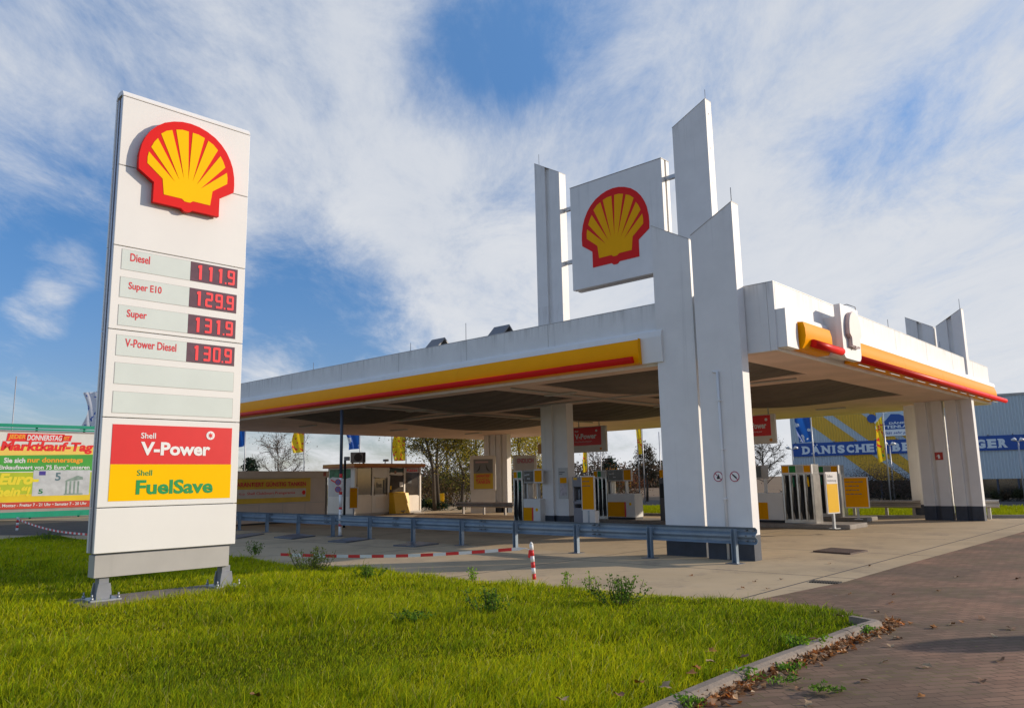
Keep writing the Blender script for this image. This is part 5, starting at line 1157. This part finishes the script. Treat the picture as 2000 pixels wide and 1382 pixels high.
# ------------------------------------------------------------------ trees and shrubs
def quads(cent, size, cols, r, flat=.0):
    k = len(cent); a = r.normal(size=(k, 3)); a /= np.linalg.norm(a, axis=1)[:, None]; q = r.normal(size=(k, 3)); q[:, 2] *= 1-flat
    bq = np.cross(a, q); bq /= np.linalg.norm(bq, axis=1)[:, None]+1e-9
    s = (size*r.uniform(.6, 1.3, k))[:, None]
    return np.stack([cent-a*s, cent+bq*s*.55, cent+a*s, cent-bq*s*.55], 1)
def colmix(cols, k, r, jit=.25):
    c = np.array(cols)[r.integers(0, len(cols), k)]; return np.clip(c*(1+r.normal(size=(k, 1))*jit), .004, .9)
def tree(name, label, cat, pos, h, R, nleaf, lsize, cols, seed, trunk_h=.3, tr=.10, nb=9, nsub=6, ntw=5, up=.6, grp=None, conifer=False, twig_r=.008, lsp=.35, barkm=None, lean=(0, 0), zsq=.5):
    r = np.random.default_rng(seed); t_ = empty(name, label, cat, (pos.x, pos.y, 0), 0, grp)
    b = B(); tips = []
    top = Vector((lean[0], lean[1], h*.92)); P_ = [Vector((0, 0, -.05)), Vector((r.normal()*.02*h, r.normal()*.02*h, h*.35))+top*.0, Vector((r.normal()*.03*h+lean[0]*.6, r.normal()*.03*h+lean[1]*.6, h*.65)), top]
    b.tube(P_, [tr, tr*.75, tr*.45, tr*.08], 8)
    def along(s):
        s = s*3; i = min(int(s), 2); return P_[i].lerp(P_[i+1], s-i)
    for k in range(nb):
        s = trunk_h+(1-trunk_h)*(k+.3)/nb*.95; o_ = along(s); az = k*2.4+r.normal()*.3
        if conifer: ln = R*(1-s)*1.15+.05; d = Vector((math.cos(az), math.sin(az), -.12))
        else: ln = R*(.55+.45*math.sin(math.pi*min(1, (s-trunk_h)/(1-trunk_h)*.8+.2)))*r.uniform(.8, 1.15); d = Vector((math.cos(az), math.sin(az), up*r.uniform(.5, 1.5)))
        d.normalize(); e = o_+d*ln; mid = o_.lerp(e, .5)+Vector((r.normal(), r.normal(), r.normal()))*ln*.07
        b.tube([o_, mid, e], [tr*.32*(1.1-s*.6), tr*.2*(1.1-s*.6), twig_r], 5, cap=False)
        for j in range(nsub):
            u_ = r.uniform(.25, 1); so = o_.lerp(mid, u_*2) if u_ < .5 else mid.lerp(e, u_*2-1)
            sd = (d+Vector((r.normal(), r.normal(), r.normal()*.7+.15))*.75).normalized(); se_ = so+sd*ln*r.uniform(.25, .5)
            b.tube([so, so.lerp(se_, .5)+Vector(r.normal(size=3))*ln*.03, se_], [twig_r*1.8, twig_r*1.3, twig_r*.7], 3, cap=False)
            tips.append(se_); tips.append(so.lerp(se_, .6))
            for q_ in range(ntw):
                v_ = r.uniform(.2, 1); to = so.lerp(se_, v_); td = (sd+Vector(r.normal(size=3))*.8).normalized(); te = to+td*ln*r.uniform(.12, .28)
                b.tube([to, te], [twig_r*.9, twig_r*.4], 3, cap=False); tips.append(te)
    b.make('trunk', barkm or BARK, t_)
    if nleaf:
        T_ = np.array([tuple(v) for v in tips]); idx = r.integers(0, len(T_), nleaf); cen = T_[idx]+r.normal(size=(nleaf, 3))*lsp*np.array([1, 1, .8])*R*.35
        cen[:, 2] = np.clip(cen[:, 2], .15, None)
        base = np.array(cols)[r.integers(0, len(cols), len(T_))]; c = np.clip(base[idx]*(1+r.normal(size=(nleaf, 1))*.25), .004, .9)
        batch('foliage', quads(cen, lsize, None, r), 4, LEAFM, t_, c)
    return t_
def bush(name, label, cat, pos, w_, h, n, lsize, cols, seed, grp=None, d_=None, stems=14):
    r = np.random.default_rng(seed); t_ = empty(name, label, cat, (pos.x, pos.y, 0), 0, grp); b = B(); d_ = d_ or w_*.8
    nc = max(6, int(w_*h*3)); cc = np.stack([r.uniform(-.5, .5, nc)*w_, r.uniform(-.5, .5, nc)*d_, h*(.25+.55*r.uniform(0, 1, nc)**.8)], 1)
    for k in range(stems):
        q_ = cc[k % nc]; b.tube([(q_[0]*.4, q_[1]*.4, -.03), (q_[0]*.8, q_[1]*.8, q_[2]*.6), tuple(q_+np.array([r.normal()*.1, r.normal()*.1, h*.25]))], [.03, .02, .006], 4, cap=False)
    b.make('stems', BARK, t_)
    idx = r.integers(0, nc, n); rad = h*.26; cen = cc[idx]+r.normal(size=(n, 3))*np.array([rad, rad, rad*.85]); cen[:, 2] = np.abs(cen[:, 2])+.03
    base = np.array(cols)[r.integers(0, len(cols), nc)]; c = np.clip(base[idx]*(1+r.normal(size=(n, 1))*.28), .004, .9)
    batch('foliage', quads(cen, lsize, None, r), 4, LEAFM, t_, c); return t_
def GP_(px, Y): p = D(px, 950, Y); p.z = 0; return p
OL = [(.17, .17, .03), (.22, .19, .04), (.12, .13, .03)]; BR = [(.22, .13, .06), (.17, .11, .06), (.26, .17, .06)]; YG = [(.42, .33, .03), (.32, .28, .04), (.52, .38, .03)]
PK = [(.16, .09, .07), (.20, .13, .10), (.12, .07, .05)]; DK = [(.018, .035, .022), (.03, .05, .03)]; OR = [(.38, .17, .02), (.30, .10, .03), (.45, .26, .02)]
tree('conifer', 'small dark conifer at the right edge of the price sign', 'tree', GP_(487, 62), 4.3, 1.5, 2600, .10, DK, 1, .05, .1, 26, 5, 2, conifer=True, lsp=.25)
tree('conifer', 'lower dark conifer half hidden by the price sign', 'tree', GP_(468, 62), 2.9, 1.3, 1500, .10, DK, 2, .05, .1, 20, 4, 2, conifer=True, lsp=.25)
tree('bare_tree', 'wide pinkish bare tree behind the long white container house', 'tree', GP_(541, 56), 4.7, 2.3, 900, .05, PK, 3, .22, .10, 13, 8, 6, .9, twig_r=.011)
GB = 'thin trees behind the kiosk and the poster stand'
tree('young_tree', 'thin tree right of the kiosk with its crown over the kiosk roof', 'tree', GP_(849, 47), 7.0, 2.7, 5200, .06, OL+YG, 4, .28, .13, 14, 7, 5, .9, grp=GB, lean=(-1.6, 0), twig_r=.010)
tree('young_tree', 'thin straight tree just left of the yellow marker pillar', 'tree', GP_(857, 48), 6.9, 2.2, 5200, .06, OL+YG, 5, .30, .12, 13, 7, 5, 1.1, grp=GB, twig_r=.010)
tree('young_tree', 'bushy olive tree left of the bird poster stand', 'tree', GP_(901, 50), 6.2, 2.1, 6000, .065, OL+YG[:1], 6, .15, .12, 14, 7, 4, .7, grp=GB, twig_r=.010)
tree('young_tree', 'forked tree directly behind the bird poster stand', 'tree', GP_(932, 52), 6.8, 2.4, 6500, .065, OL+YG, 7, .25, .14, 13, 7, 4, 1.0, grp=GB, twig_r=.010)
tree('young_tree', 'brown tree between the kiosk trees and the olive tree', 'tree', GP_(880, 58), 6.2, 2.8, 3600, .06, BR+OL, 8, .2, .12, 13, 7, 5, .8, grp=GB, twig_r=.011)
tree('autumn_tree', 'yellow autumn tree behind the ENDLICH stand', 'tree', GP_(1022, 56), 6.6, 2.4, 5200, .075, YG, 9, .18, .14, 14, 7, 4, .9)
tree('autumn_tree', 'golden tree left of the left tower slab', 'tree', GP_(1050, 62), 6.0, 2.2, 4200, .08, YG+OR[:1], 10, .1, .13, 14, 7, 4, .8)
GS = 'shrubs behind the forecourt'
for px, Y, w_, h, cols, lab in ((836, 55, 2.6, 2.0, BR, 'brown shrub right of the kiosk'), (868, 56, 3, 2.1, BR+OL, 'brown green shrub behind the yellow marker pillar'), (905, 56, 3, 2.6, OL+BR, 'olive shrub left of the bird poster'), (985, 60, 3.5, 2.3, BR, 'brown shrub behind the back pillars'), (1040, 58, 3.2, 2.4, YG+BR, 'golden shrub behind the left tower slab'), (645, 62, 3, 1.2, OL, 'low shrub in the gap left of the kiosk')):
    bush('shrub', lab, 'shrub', GP_(px, Y), w_, h, 2200, .07, cols, int(px), GS)
bush('hedge', 'low clipped dark green hedge in front of the birch trunks', 'hedge', GP_(860, 47.5), 4.2, .55, 3000, .05, DK+OL[:1], 77, d_=.8)
tree('conifer', 'dark bushy pine between the poles right of the tower sign', 'tree', GP_(1190, 74), 4.0, 1.9, 2600, .12, DK, 12, .1, .1, 20, 5, 2, conifer=True, lsp=.3)
tree('bare_tree', 'bare reddish tree left of the dark pine', 'tree', GP_(1160, 70), 4.4, 2.0, 700, .06, PK, 13, .2, .1, 12, 7, 5, .9, twig_r=.012)
tree('dark_tree', 'dark slender tree behind the yellow flag pole', 'tree', GP_(1263, 58), 3.9, 1.05, 2600, .06, [(.05, .04, .02), (.08, .06, .03)], 14, .25, .1, 13, 6, 4, 1.6)
tree('autumn_tree', 'small orange tree above the wide low fuel pump', 'tree', GP_(1209, 50), 2.3, .95, 500, .05, OR, 15, .4, .06, 9, 5, 3, .5)
bush('shrub', 'reddish shrub right of the small orange tree', 'shrub', GP_(1233, 66), 2.4, 2.0, 1500, .07, [(.22, .08, .04), (.15, .08, .04)], 16, GS)
tree('bare_tree', 'round dense bare tree between the front pillars and the retail hall', 'tree', GP_(1494, 50), 3.9, 1.35, 700, .04, [(.07, .055, .04), (.05, .04, .03)], 17, .26, .11, 16, 9, 7, 1.0, twig_r=.010)
for px, Y, w_, h, lab in ((1648, 47, 3.2, 1.75, 'dark bare shrub before the retail hall left of the yellow notice'), (1735, 46, 2.8, 2.05, 'dark rounded shrub at the foot of the twisted yellow flag'), (1590, 48, 2.0, 1.3, 'low dark shrub behind the steel fuel pump'), (1780, 47, 1.6, 1.2, 'low dark shrub left of the right pillars')):
    bush('shrub', lab, 'shrub', GP_(px, Y), w_, h, 6000, .034, [(.10, .07, .055), (.13, .08, .06), (.08, .075, .05)], int(px), GS)
for px, Y, w_, h, lab in ((1945, 44.5, 3.4, .55, 'low hedge in front of the shop windows at the right edge'), (1700, 46, 5.5, .45, 'low hedge along the road before the retail hall'), (1500, 47, 4.0, .5, 'low hedge under the round bare tree')):
    bush('hedge', lab, 'hedge', GP_(px, Y), w_, h, 2600, .05, [(.04, .045, .02), (.07, .05, .03)], int(px)+1, 'low hedges along the far road', d_=.8)
# far wood beyond the fields
r = np.random.default_rng(5); n = 30000; cx_ = r.uniform(-18, 34, 160); hh = r.uniform(2.0, 5.2, 160); ii = r.integers(0, 160, n)
cen = np.stack([cx_[ii]+r.normal(size=n)*1.4, 150+r.normal(size=n)*5, hh[ii]*r.uniform(.02, 1, n)], 1)
cc = np.array([(.10, .07, .055), (.085, .075, .045), (.13, .085, .05), (.06, .065, .04)])[r.integers(0, 4, 160)]
fw = batch('far_wood', quads(cen, .26, None, r), 4, LEAFM, None, np.clip(cc[ii]*(1+r.normal(size=(n, 1))*.25), .01, .5)); fw['kind'] = 'stuff'
# unseen domed drum added right of the frame to cast a shadow on the paving
q = G(1755, 1268); hcol = 2.6; ln = hcol/math.tan(se)
t = empty('shadow_caster', 'unseen round grey shadow caster with a domed top added beside the brick paving', 'shadow caster', (q.x+ln*math.cos(sa), q.y+ln*math.sin(sa)-.02, 0))
b = B(); b.tube([(0, 0, 0), (0, 0, hcol-.3)], .31, 24); b.make('drum', CONC, t)
b = B(); b.tube([(0, 0, 0), (0, 0, .25)], .34, 24); b.make('foot', PLINTH, t)
b = B(); b.tube([(0, 0, hcol-.3), (0, 0, hcol-.18), (0, 0, hcol-.06), (0, 0, hcol)], [.33, .29, .18, .04], 24); b.make('dome', DARKSTEEL, t)

# ------------------------------------------------------------------ grass
NB = 430000
cand = np.stack([rng.uniform(-17, 6, NB*5), rng.uniform(3.6, 33, NB*5)], 1)
ds = np.hypot(cand[:, 0], cand[:, 1]); keep = rng.uniform(size=len(cand)) < np.clip((6.5/ds)**1.25, 0, 1)
vis = np.abs(cand[:, 0]/np.maximum(cand[:, 1], .1)) < .80
cand = cand[keep & vis]; cand = cand[inside(cand, LP)]
# bare footing under the price sign and the worn corner
lx = (cand[:, 0]-p0.x)*math.cos(sy)+(cand[:, 1]-p0.y)*math.sin(sy); ly = -(cand[:, 0]-p0.x)*math.sin(sy)+(cand[:, 1]-p0.y)*math.cos(sy)
ok = ~((lx > -.30) & (lx < 2.08) & (ly > -.22) & (ly < .55)); cand = cand[ok]
wc = np.array([-4.9, 6.0]); dcor = np.linalg.norm((cand-wc)/np.array([1.1, .6]), axis=1); cand = cand[(dcor > 1) | (rng.uniform(size=len(cand)) < .12)]
edg = edge_dist(cand, LP); cand = cand[(edg > .04)]; edg = edge_dist(cand, LP)
cand = cand[:NB]; edg = edg[:NB]; k = len(cand); ds = np.hypot(cand[:, 0], cand[:, 1])
zz = lawn_z(cand)-.01; patch = wob(cand, .0, 1.6); patch2 = wob(cand, 1.2, 4)
clump = np.clip(patch2*.5+patch*.35, -1, 1.4)
hgt = (.068+.034*clump)*rng.uniform(.55, 1.5, k)*np.clip(.5+edg*1.2, .5, 1); tc_ = np.stack([rng.uniform(-14, 5, 1500), rng.uniform(4.5, 20, 1500)], 1); th_ = rng.uniform(-.9, 1.3, 1500); tr_ = rng.uniform(.07, .28, 1500); tuft = np.zeros(k)
for c_, h_, r_ in zip(tc_, th_, tr_):
    d2 = ((cand-c_)**2).sum(1)/(r_*r_); mk = d2 < 4; tuft[mk] += h_*np.exp(-d2[mk])
tuft = np.clip(tuft, -.8, 1.2); hgt = np.clip(hgt*(1+.75*tuft)*np.where(rng.uniform(size=k) < .03, 1.9, 1.0), .03, .30)
az = rng.uniform(0, 2*math.pi, k); ln = rng.uniform(.15, .95, k)*hgt; dx, dy = np.cos(az)*ln+.2*hgt, np.sin(az)*ln
wd = (.0010+.00030*ds)*rng.uniform(.7, 1.4, k); wa = rng.uniform(0, math.pi, k); wx, wy = np.cos(wa)*wd, np.sin(wa)*wd
Pb = np.stack([cand[:, 0], cand[:, 1], zz], 1); Pm = Pb+np.stack([dx*.32, dy*.32, hgt*.62], 1); Pt = Pb+np.stack([dx, dy, hgt*1.0], 1); W_ = np.stack([wx, wy, np.zeros(k)], 1)
low = np.stack([Pb-W_, Pb+W_, Pm+W_*.8, Pm-W_*.8], 1); hi = np.stack([Pm-W_*.8, Pm+W_*.8, Pt+W_*.12, Pt-W_*.12], 1)
pal = np.array([(.40, .47, .003), (.52, .55, .004), (.25, .36, .004), (.60, .58, .008), (.64, .52, .13)])
pi_ = np.clip(rng.integers(0, 4, k)+(rng.uniform(size=k) < .045)*4, 0, 4); gc = pal[pi_]*(1+.42*np.clip(patch, -1.2, 1.2)[:, None]*np.array([1.0, .8, .6]))*(1-.28*np.clip(tuft, -.6, 1)[:, None]*np.array([1.0, .75, .9]))*np.exp(rng.normal(size=(k, 1))*.34-.10)
gc = np.clip(gc, .01, .6)
go = batch('grass', np.concatenate([low, hi]), 4, GRASSM, None, np.concatenate([gc*.9, gc])); tag(go, None, None, None, 'stuff')
# verge grass tufts far right
n = 16000; uu = rng.uniform(0, 1, n); vv = rng.uniform(0, 1, n); A_, B_, C_, D_ = [np.array((p.x, p.y)) for p in (gs[0], gs[2], gs[5], gs[7])]
pp = (A_*(1-uu)[:, None]+B_*uu[:, None])*(1-vv)[:, None]+(D_*(1-uu)[:, None]+C_*uu[:, None])*vv[:, None]
hh = rng.uniform(.05, .13, n); Pb = np.stack([pp[:, 0], pp[:, 1], np.full(n, .01)], 1); Wv = np.stack([np.full(n, .02), np.zeros(n), np.zeros(n)], 1); Pt = Pb+np.stack([rng.normal(size=n)*.03, rng.normal(size=n)*.03, hh], 1)
vg = batch('verge_grass', np.stack([Pb-Wv, Pb+Wv, Pt+Wv*.3, Pt-Wv*.3], 1), 4, GRASSM, None, np.clip(np.array((.40, .42, .008))*(1+rng.normal(size=(n, 1))*.2), .01, .6)); tag(vg, None, None, None, 'stuff')
# weeds: each clump its own plant
def weed(label, px, py, h, w_, n, seed, cols=((.05, .085, .02), (.08, .11, .02), (.035, .06, .018)), seedy=False, nst=9):
    q = G(px, py, .05); r = np.random.default_rng(seed); t_ = empty('weed', label, 'weed', (q.x, q.y, .04), 0, 'tall weeds in the lawn'); b = B(); cen = []
    for k in range(nst):
        a_ = r.uniform(0, 6.3); ra = r.uniform(0, w_/2); hh_ = h*r.uniform(.55, 1.05); tx, ty = math.cos(a_)*ra, math.sin(a_)*ra*.7
        b.tube([(tx*.5, ty*.5, 0), (tx*.9, ty*.9, hh_*.5), (tx*1.1, ty*1.1, hh_)], [.006, .005, .003], 4, cap=False)
        for j in range(int(n*1.6)//nst): s = r.uniform(.15, 1); cen.append((tx*(.5+.6*s)+r.normal()*.035, ty*(.5+.6*s)+r.normal()*.035, hh_*s))
    b.make('stalks', M('stalk', (.12, .12, .04), .7, .2) if 'stalk' not in bpy.data.materials else bpy.data.materials['stalk'], t_)
    cen = np.array(cen); batch('leaves', quads(cen, .019, None, r), 4, LEAFM, t_, colmix([(c[0]*2.1, c[1]*2.5, c[2]*1.2) for c in cols], len(cen), r))
LG = ((.12, .16, .02), (.09, .13, .02)); SD = ((.16, .15, .05), (.12, .10, .05), (.08, .09, .03))
weed('dark bushy weed in front of the pillars, the largest right of the striped post', 1210, 1178, .36, .75, 520, 1, nst=26)
weed('dark leafy weed in the lawn left below the striped post', 955, 1196, .30, .62, 380, 2, nst=18)
weed('thin upright weed right of the striped post', 1106, 1147, .26, .14, 60, 3, LG, nst=3); weed('thin weed stalk halfway between striped post and bushy weed', 1148, 1148, .26, .12, 48, 4, LG, nst=3)
weed('pale low weed at the foot of the bushy weed', 1165, 1160, .22, .2, 50, 5, SD, nst=4); weed('upright pale weed left of the striped post', 925, 1133, .26, .3, 90, 6, LG, nst=6)
weed('big brownish weed with seed stalks under the left tape end', 610, 1118, .48, .85, 620, 7, SD, nst=26); weed('dark weed at the lawn edge by the second cover plate', 500, 1082, .32, .5, 260, 8, nst=12)
weed('green weed patch below the barrier tape', 715, 1130, .24, .75, 380, 9, nst=20); weed('small weed near the left edge in front of the tape', 95, 1052, .3, .8, 200, 10, nst=12)
weed('round dark weed in the middle of the lawn', 800, 1215, .15, .6, 260, 11, nst=18); weed('low leafy weed at the lawn tip near the kerb', 1560, 1262, .12, .5, 200, 12, LG, nst=14)
# ------------------------------------------------------------------ fallen leaves
def leaf_mesh(seed):
    r = np.random.default_rng(seed); b = B(); n = 11; c = b.b.verts.new((0, 0, .012)); rim = []
    for k in range(n):
        a_ = 2*math.pi*k/n; ra = (.045 if k % 2 == 0 else .028)*r.uniform(.8, 1.2); rim.append(b.b.verts.new((ra*math.cos(a_), ra*math.sin(a_), .004+.03*abs(math.sin(a_+seed))*r.uniform(.4, 1))))
    for k in range(n): b.b.faces.new((c, rim[k], rim[(k+1) % n])).smooth = True
    me = bpy.data.meshes.new('fallen_leaf'); b.b.to_mesh(me); b.b.free(); return me
LM = [M('dry_tan', (.42, .27, .14), .7, .3, 20), M('dry_brown', (.22, .10, .04), .7, .3, 20), M('dry_orange', (.50, .18, .03), .7, .3, 20)]
lms = []
for i in range(6): me = leaf_mesh(i); me.materials.append(LM[i % 3]); lms.append(me)
LABS = ['single dry tan leaf lying on the open brick paving', 'single dry brown leaf lying on the open brick paving', 'single dry orange leaf lying on the open brick paving']
def put_leaf(px, py, i, label, z=.012, s=1.0, grp='fallen leaves'):
    q = G(px, py, z); o = bpy.data.objects.new('fallen_leaf', lms[i % 6]); C.objects.link(o); o.location = q; o.rotation_euler = (random.uniform(-.3, .3), random.uniform(-.3, .3), random.uniform(0, 6)); o.scale = (s, s, s)
    tag(o, label, 'leaf', grp)
for k, (x, y) in enumerate([(1748, 1247), (1757, 1247), (1740, 1262), (1823, 1226), (1834, 1154), (1826, 1225), (1868, 1127), (1990, 1130), (1942, 1243), (1976, 1228), (1741, 1178), (1746, 1161), (1713, 1195), (1918, 1330), (1810, 1302), (1918, 1208), (1878, 1214), (1780, 1218), (1860, 1220), (1955, 1290), (1690, 1330), (1640, 1350), (1800, 1360), (1660, 1160), (1580, 1375), (1560, 1345), (1730, 1292)]):
    i = (0, 1, 3, 4, 2, 5)[k % 6]; put_leaf(x, y, i, LABS[i % 3], s=random.uniform(.7, 1.15), grp='single leaves on the brick paving')
for k, (x, y) in enumerate([(1527, 1131), (1473, 1136), (1350, 1124), (1620, 1100), (1700, 1105), (1450, 1148), (1500, 1150)]): put_leaf(x, y, k, ['single dry tan leaf on the pale concrete before the pillars', 'single dry brown leaf on the pale concrete before the pillars', 'single dry orange leaf on the pale concrete before the pillars'][k % 3], s=.9, grp='single leaves on the concrete')
for k, (x, y) in enumerate([(1098, 1368), (1206, 1358), (1390, 1272), (1388, 1294), (1452, 1285), (1360, 1306), (1300, 1342), (498, 1360), (1350, 1316), (1640, 1204), (1590, 1250), (1250, 1335)]): put_leaf(x, y, k, ['single dry tan leaf caught in the lawn grass', 'single dry brown leaf caught in the lawn grass', 'single dry orange leaf caught in the lawn grass'][k % 3], z=.13, s=1.1, grp='single leaves in the lawn')
# leaf litter drifted against the kerb
def litter(n, segs, spread, hmax, seed, cols):
    r = np.random.default_rng(seed); P_ = []
    for (a, c, wt) in segs:
        m_ = int(n*wt); s = r.uniform(0, 1, m_); d = np.abs(r.normal(size=m_))*spread; q = np.array([a.x, a.y])*(1-s)[:, None]+np.array([c.x, c.y])*s[:, None]; q = q+np.array([off.x, off.y])*(d[:, None]+.02)
        z = .012+r.uniform(0, 1, m_)*hmax*np.exp(-d/spread*.9); P_.append(np.stack([q[:, 0], q[:, 1], z], 1))
    P_ = np.concatenate(P_); k = len(P_); a_ = r.uniform(0, 6.3, k); s_ = r.uniform(.016, .045, k); u_ = np.stack([np.cos(a_), np.sin(a_), r.normal(size=k)*.35], 1)*s_[:, None]; v_ = np.stack([-np.sin(a_), np.cos(a_), r.normal(size=k)*.45], 1)*s_[:, None]*.7; up_ = np.zeros((k, 3)); up_[:, 2] = s_*r.uniform(.2, .8, k)
    q1_ = np.stack([P_-u_+up_, P_-v_*.9, P_, P_+v_*.9+up_*.3], 1); q2_ = np.stack([P_-v_*.9, P_+u_+up_*.7, P_+v_*.9+up_*.3, P_], 1)
    c = colmix(cols, k, r); o = batch('leaf_litter', np.concatenate([q1_, q2_]), 4, DRYLEAF, None, np.concatenate([c, c])); o['kind'] = 'stuff'
kb = [G(x, y) for x, y in ((1330, 1382), (1440, 1338), (1548, 1294), (1640, 1256), (1722, 1222), (1738, 1214))]
litter(1500, [(kb[0], kb[1], .22), (kb[1], kb[2], .16), (kb[2], kb[3], .28), (kb[3], kb[4], .26), (kb[4], kb[5], .08)], .075, .06, 3, [(.46, .22, .08), (.28, .12, .04), (.58, .36, .19), (.52, .18, .04), (.18, .09, .04), (.65, .46, .28)])
for (x, y, s, lab) in ((1345, 1376, .10, 'small green weed growing at the kerb foot near the bottom edge'), (1450, 1322, .08, 'small green weed growing at the kerb foot between the leaf drifts'), (1542, 1305, .06, 'small green weed at the kerb foot beside the pale leaf'), (1690, 1232, .07, 'small green weed at the kerb foot near the kerb tip')):
    weed(lab, x, y, s, .20, 70, int(x), ((.05, .09, .02), (.08, .13, .02)), nst=8)
# weeds creeping between the bricks
for (x, y, lab) in ((1530, 1325, 'flat green weed creeping on the bricks below the kerb'), (1610, 1342, 'flat green weed creeping on the bricks far from the kerb')):
    weed(lab, x, y, .03, .4, 60, int(x), ((.05, .08, .02), (.08, .11, .03)), nst=14)
bpy.context.view_layer.update()
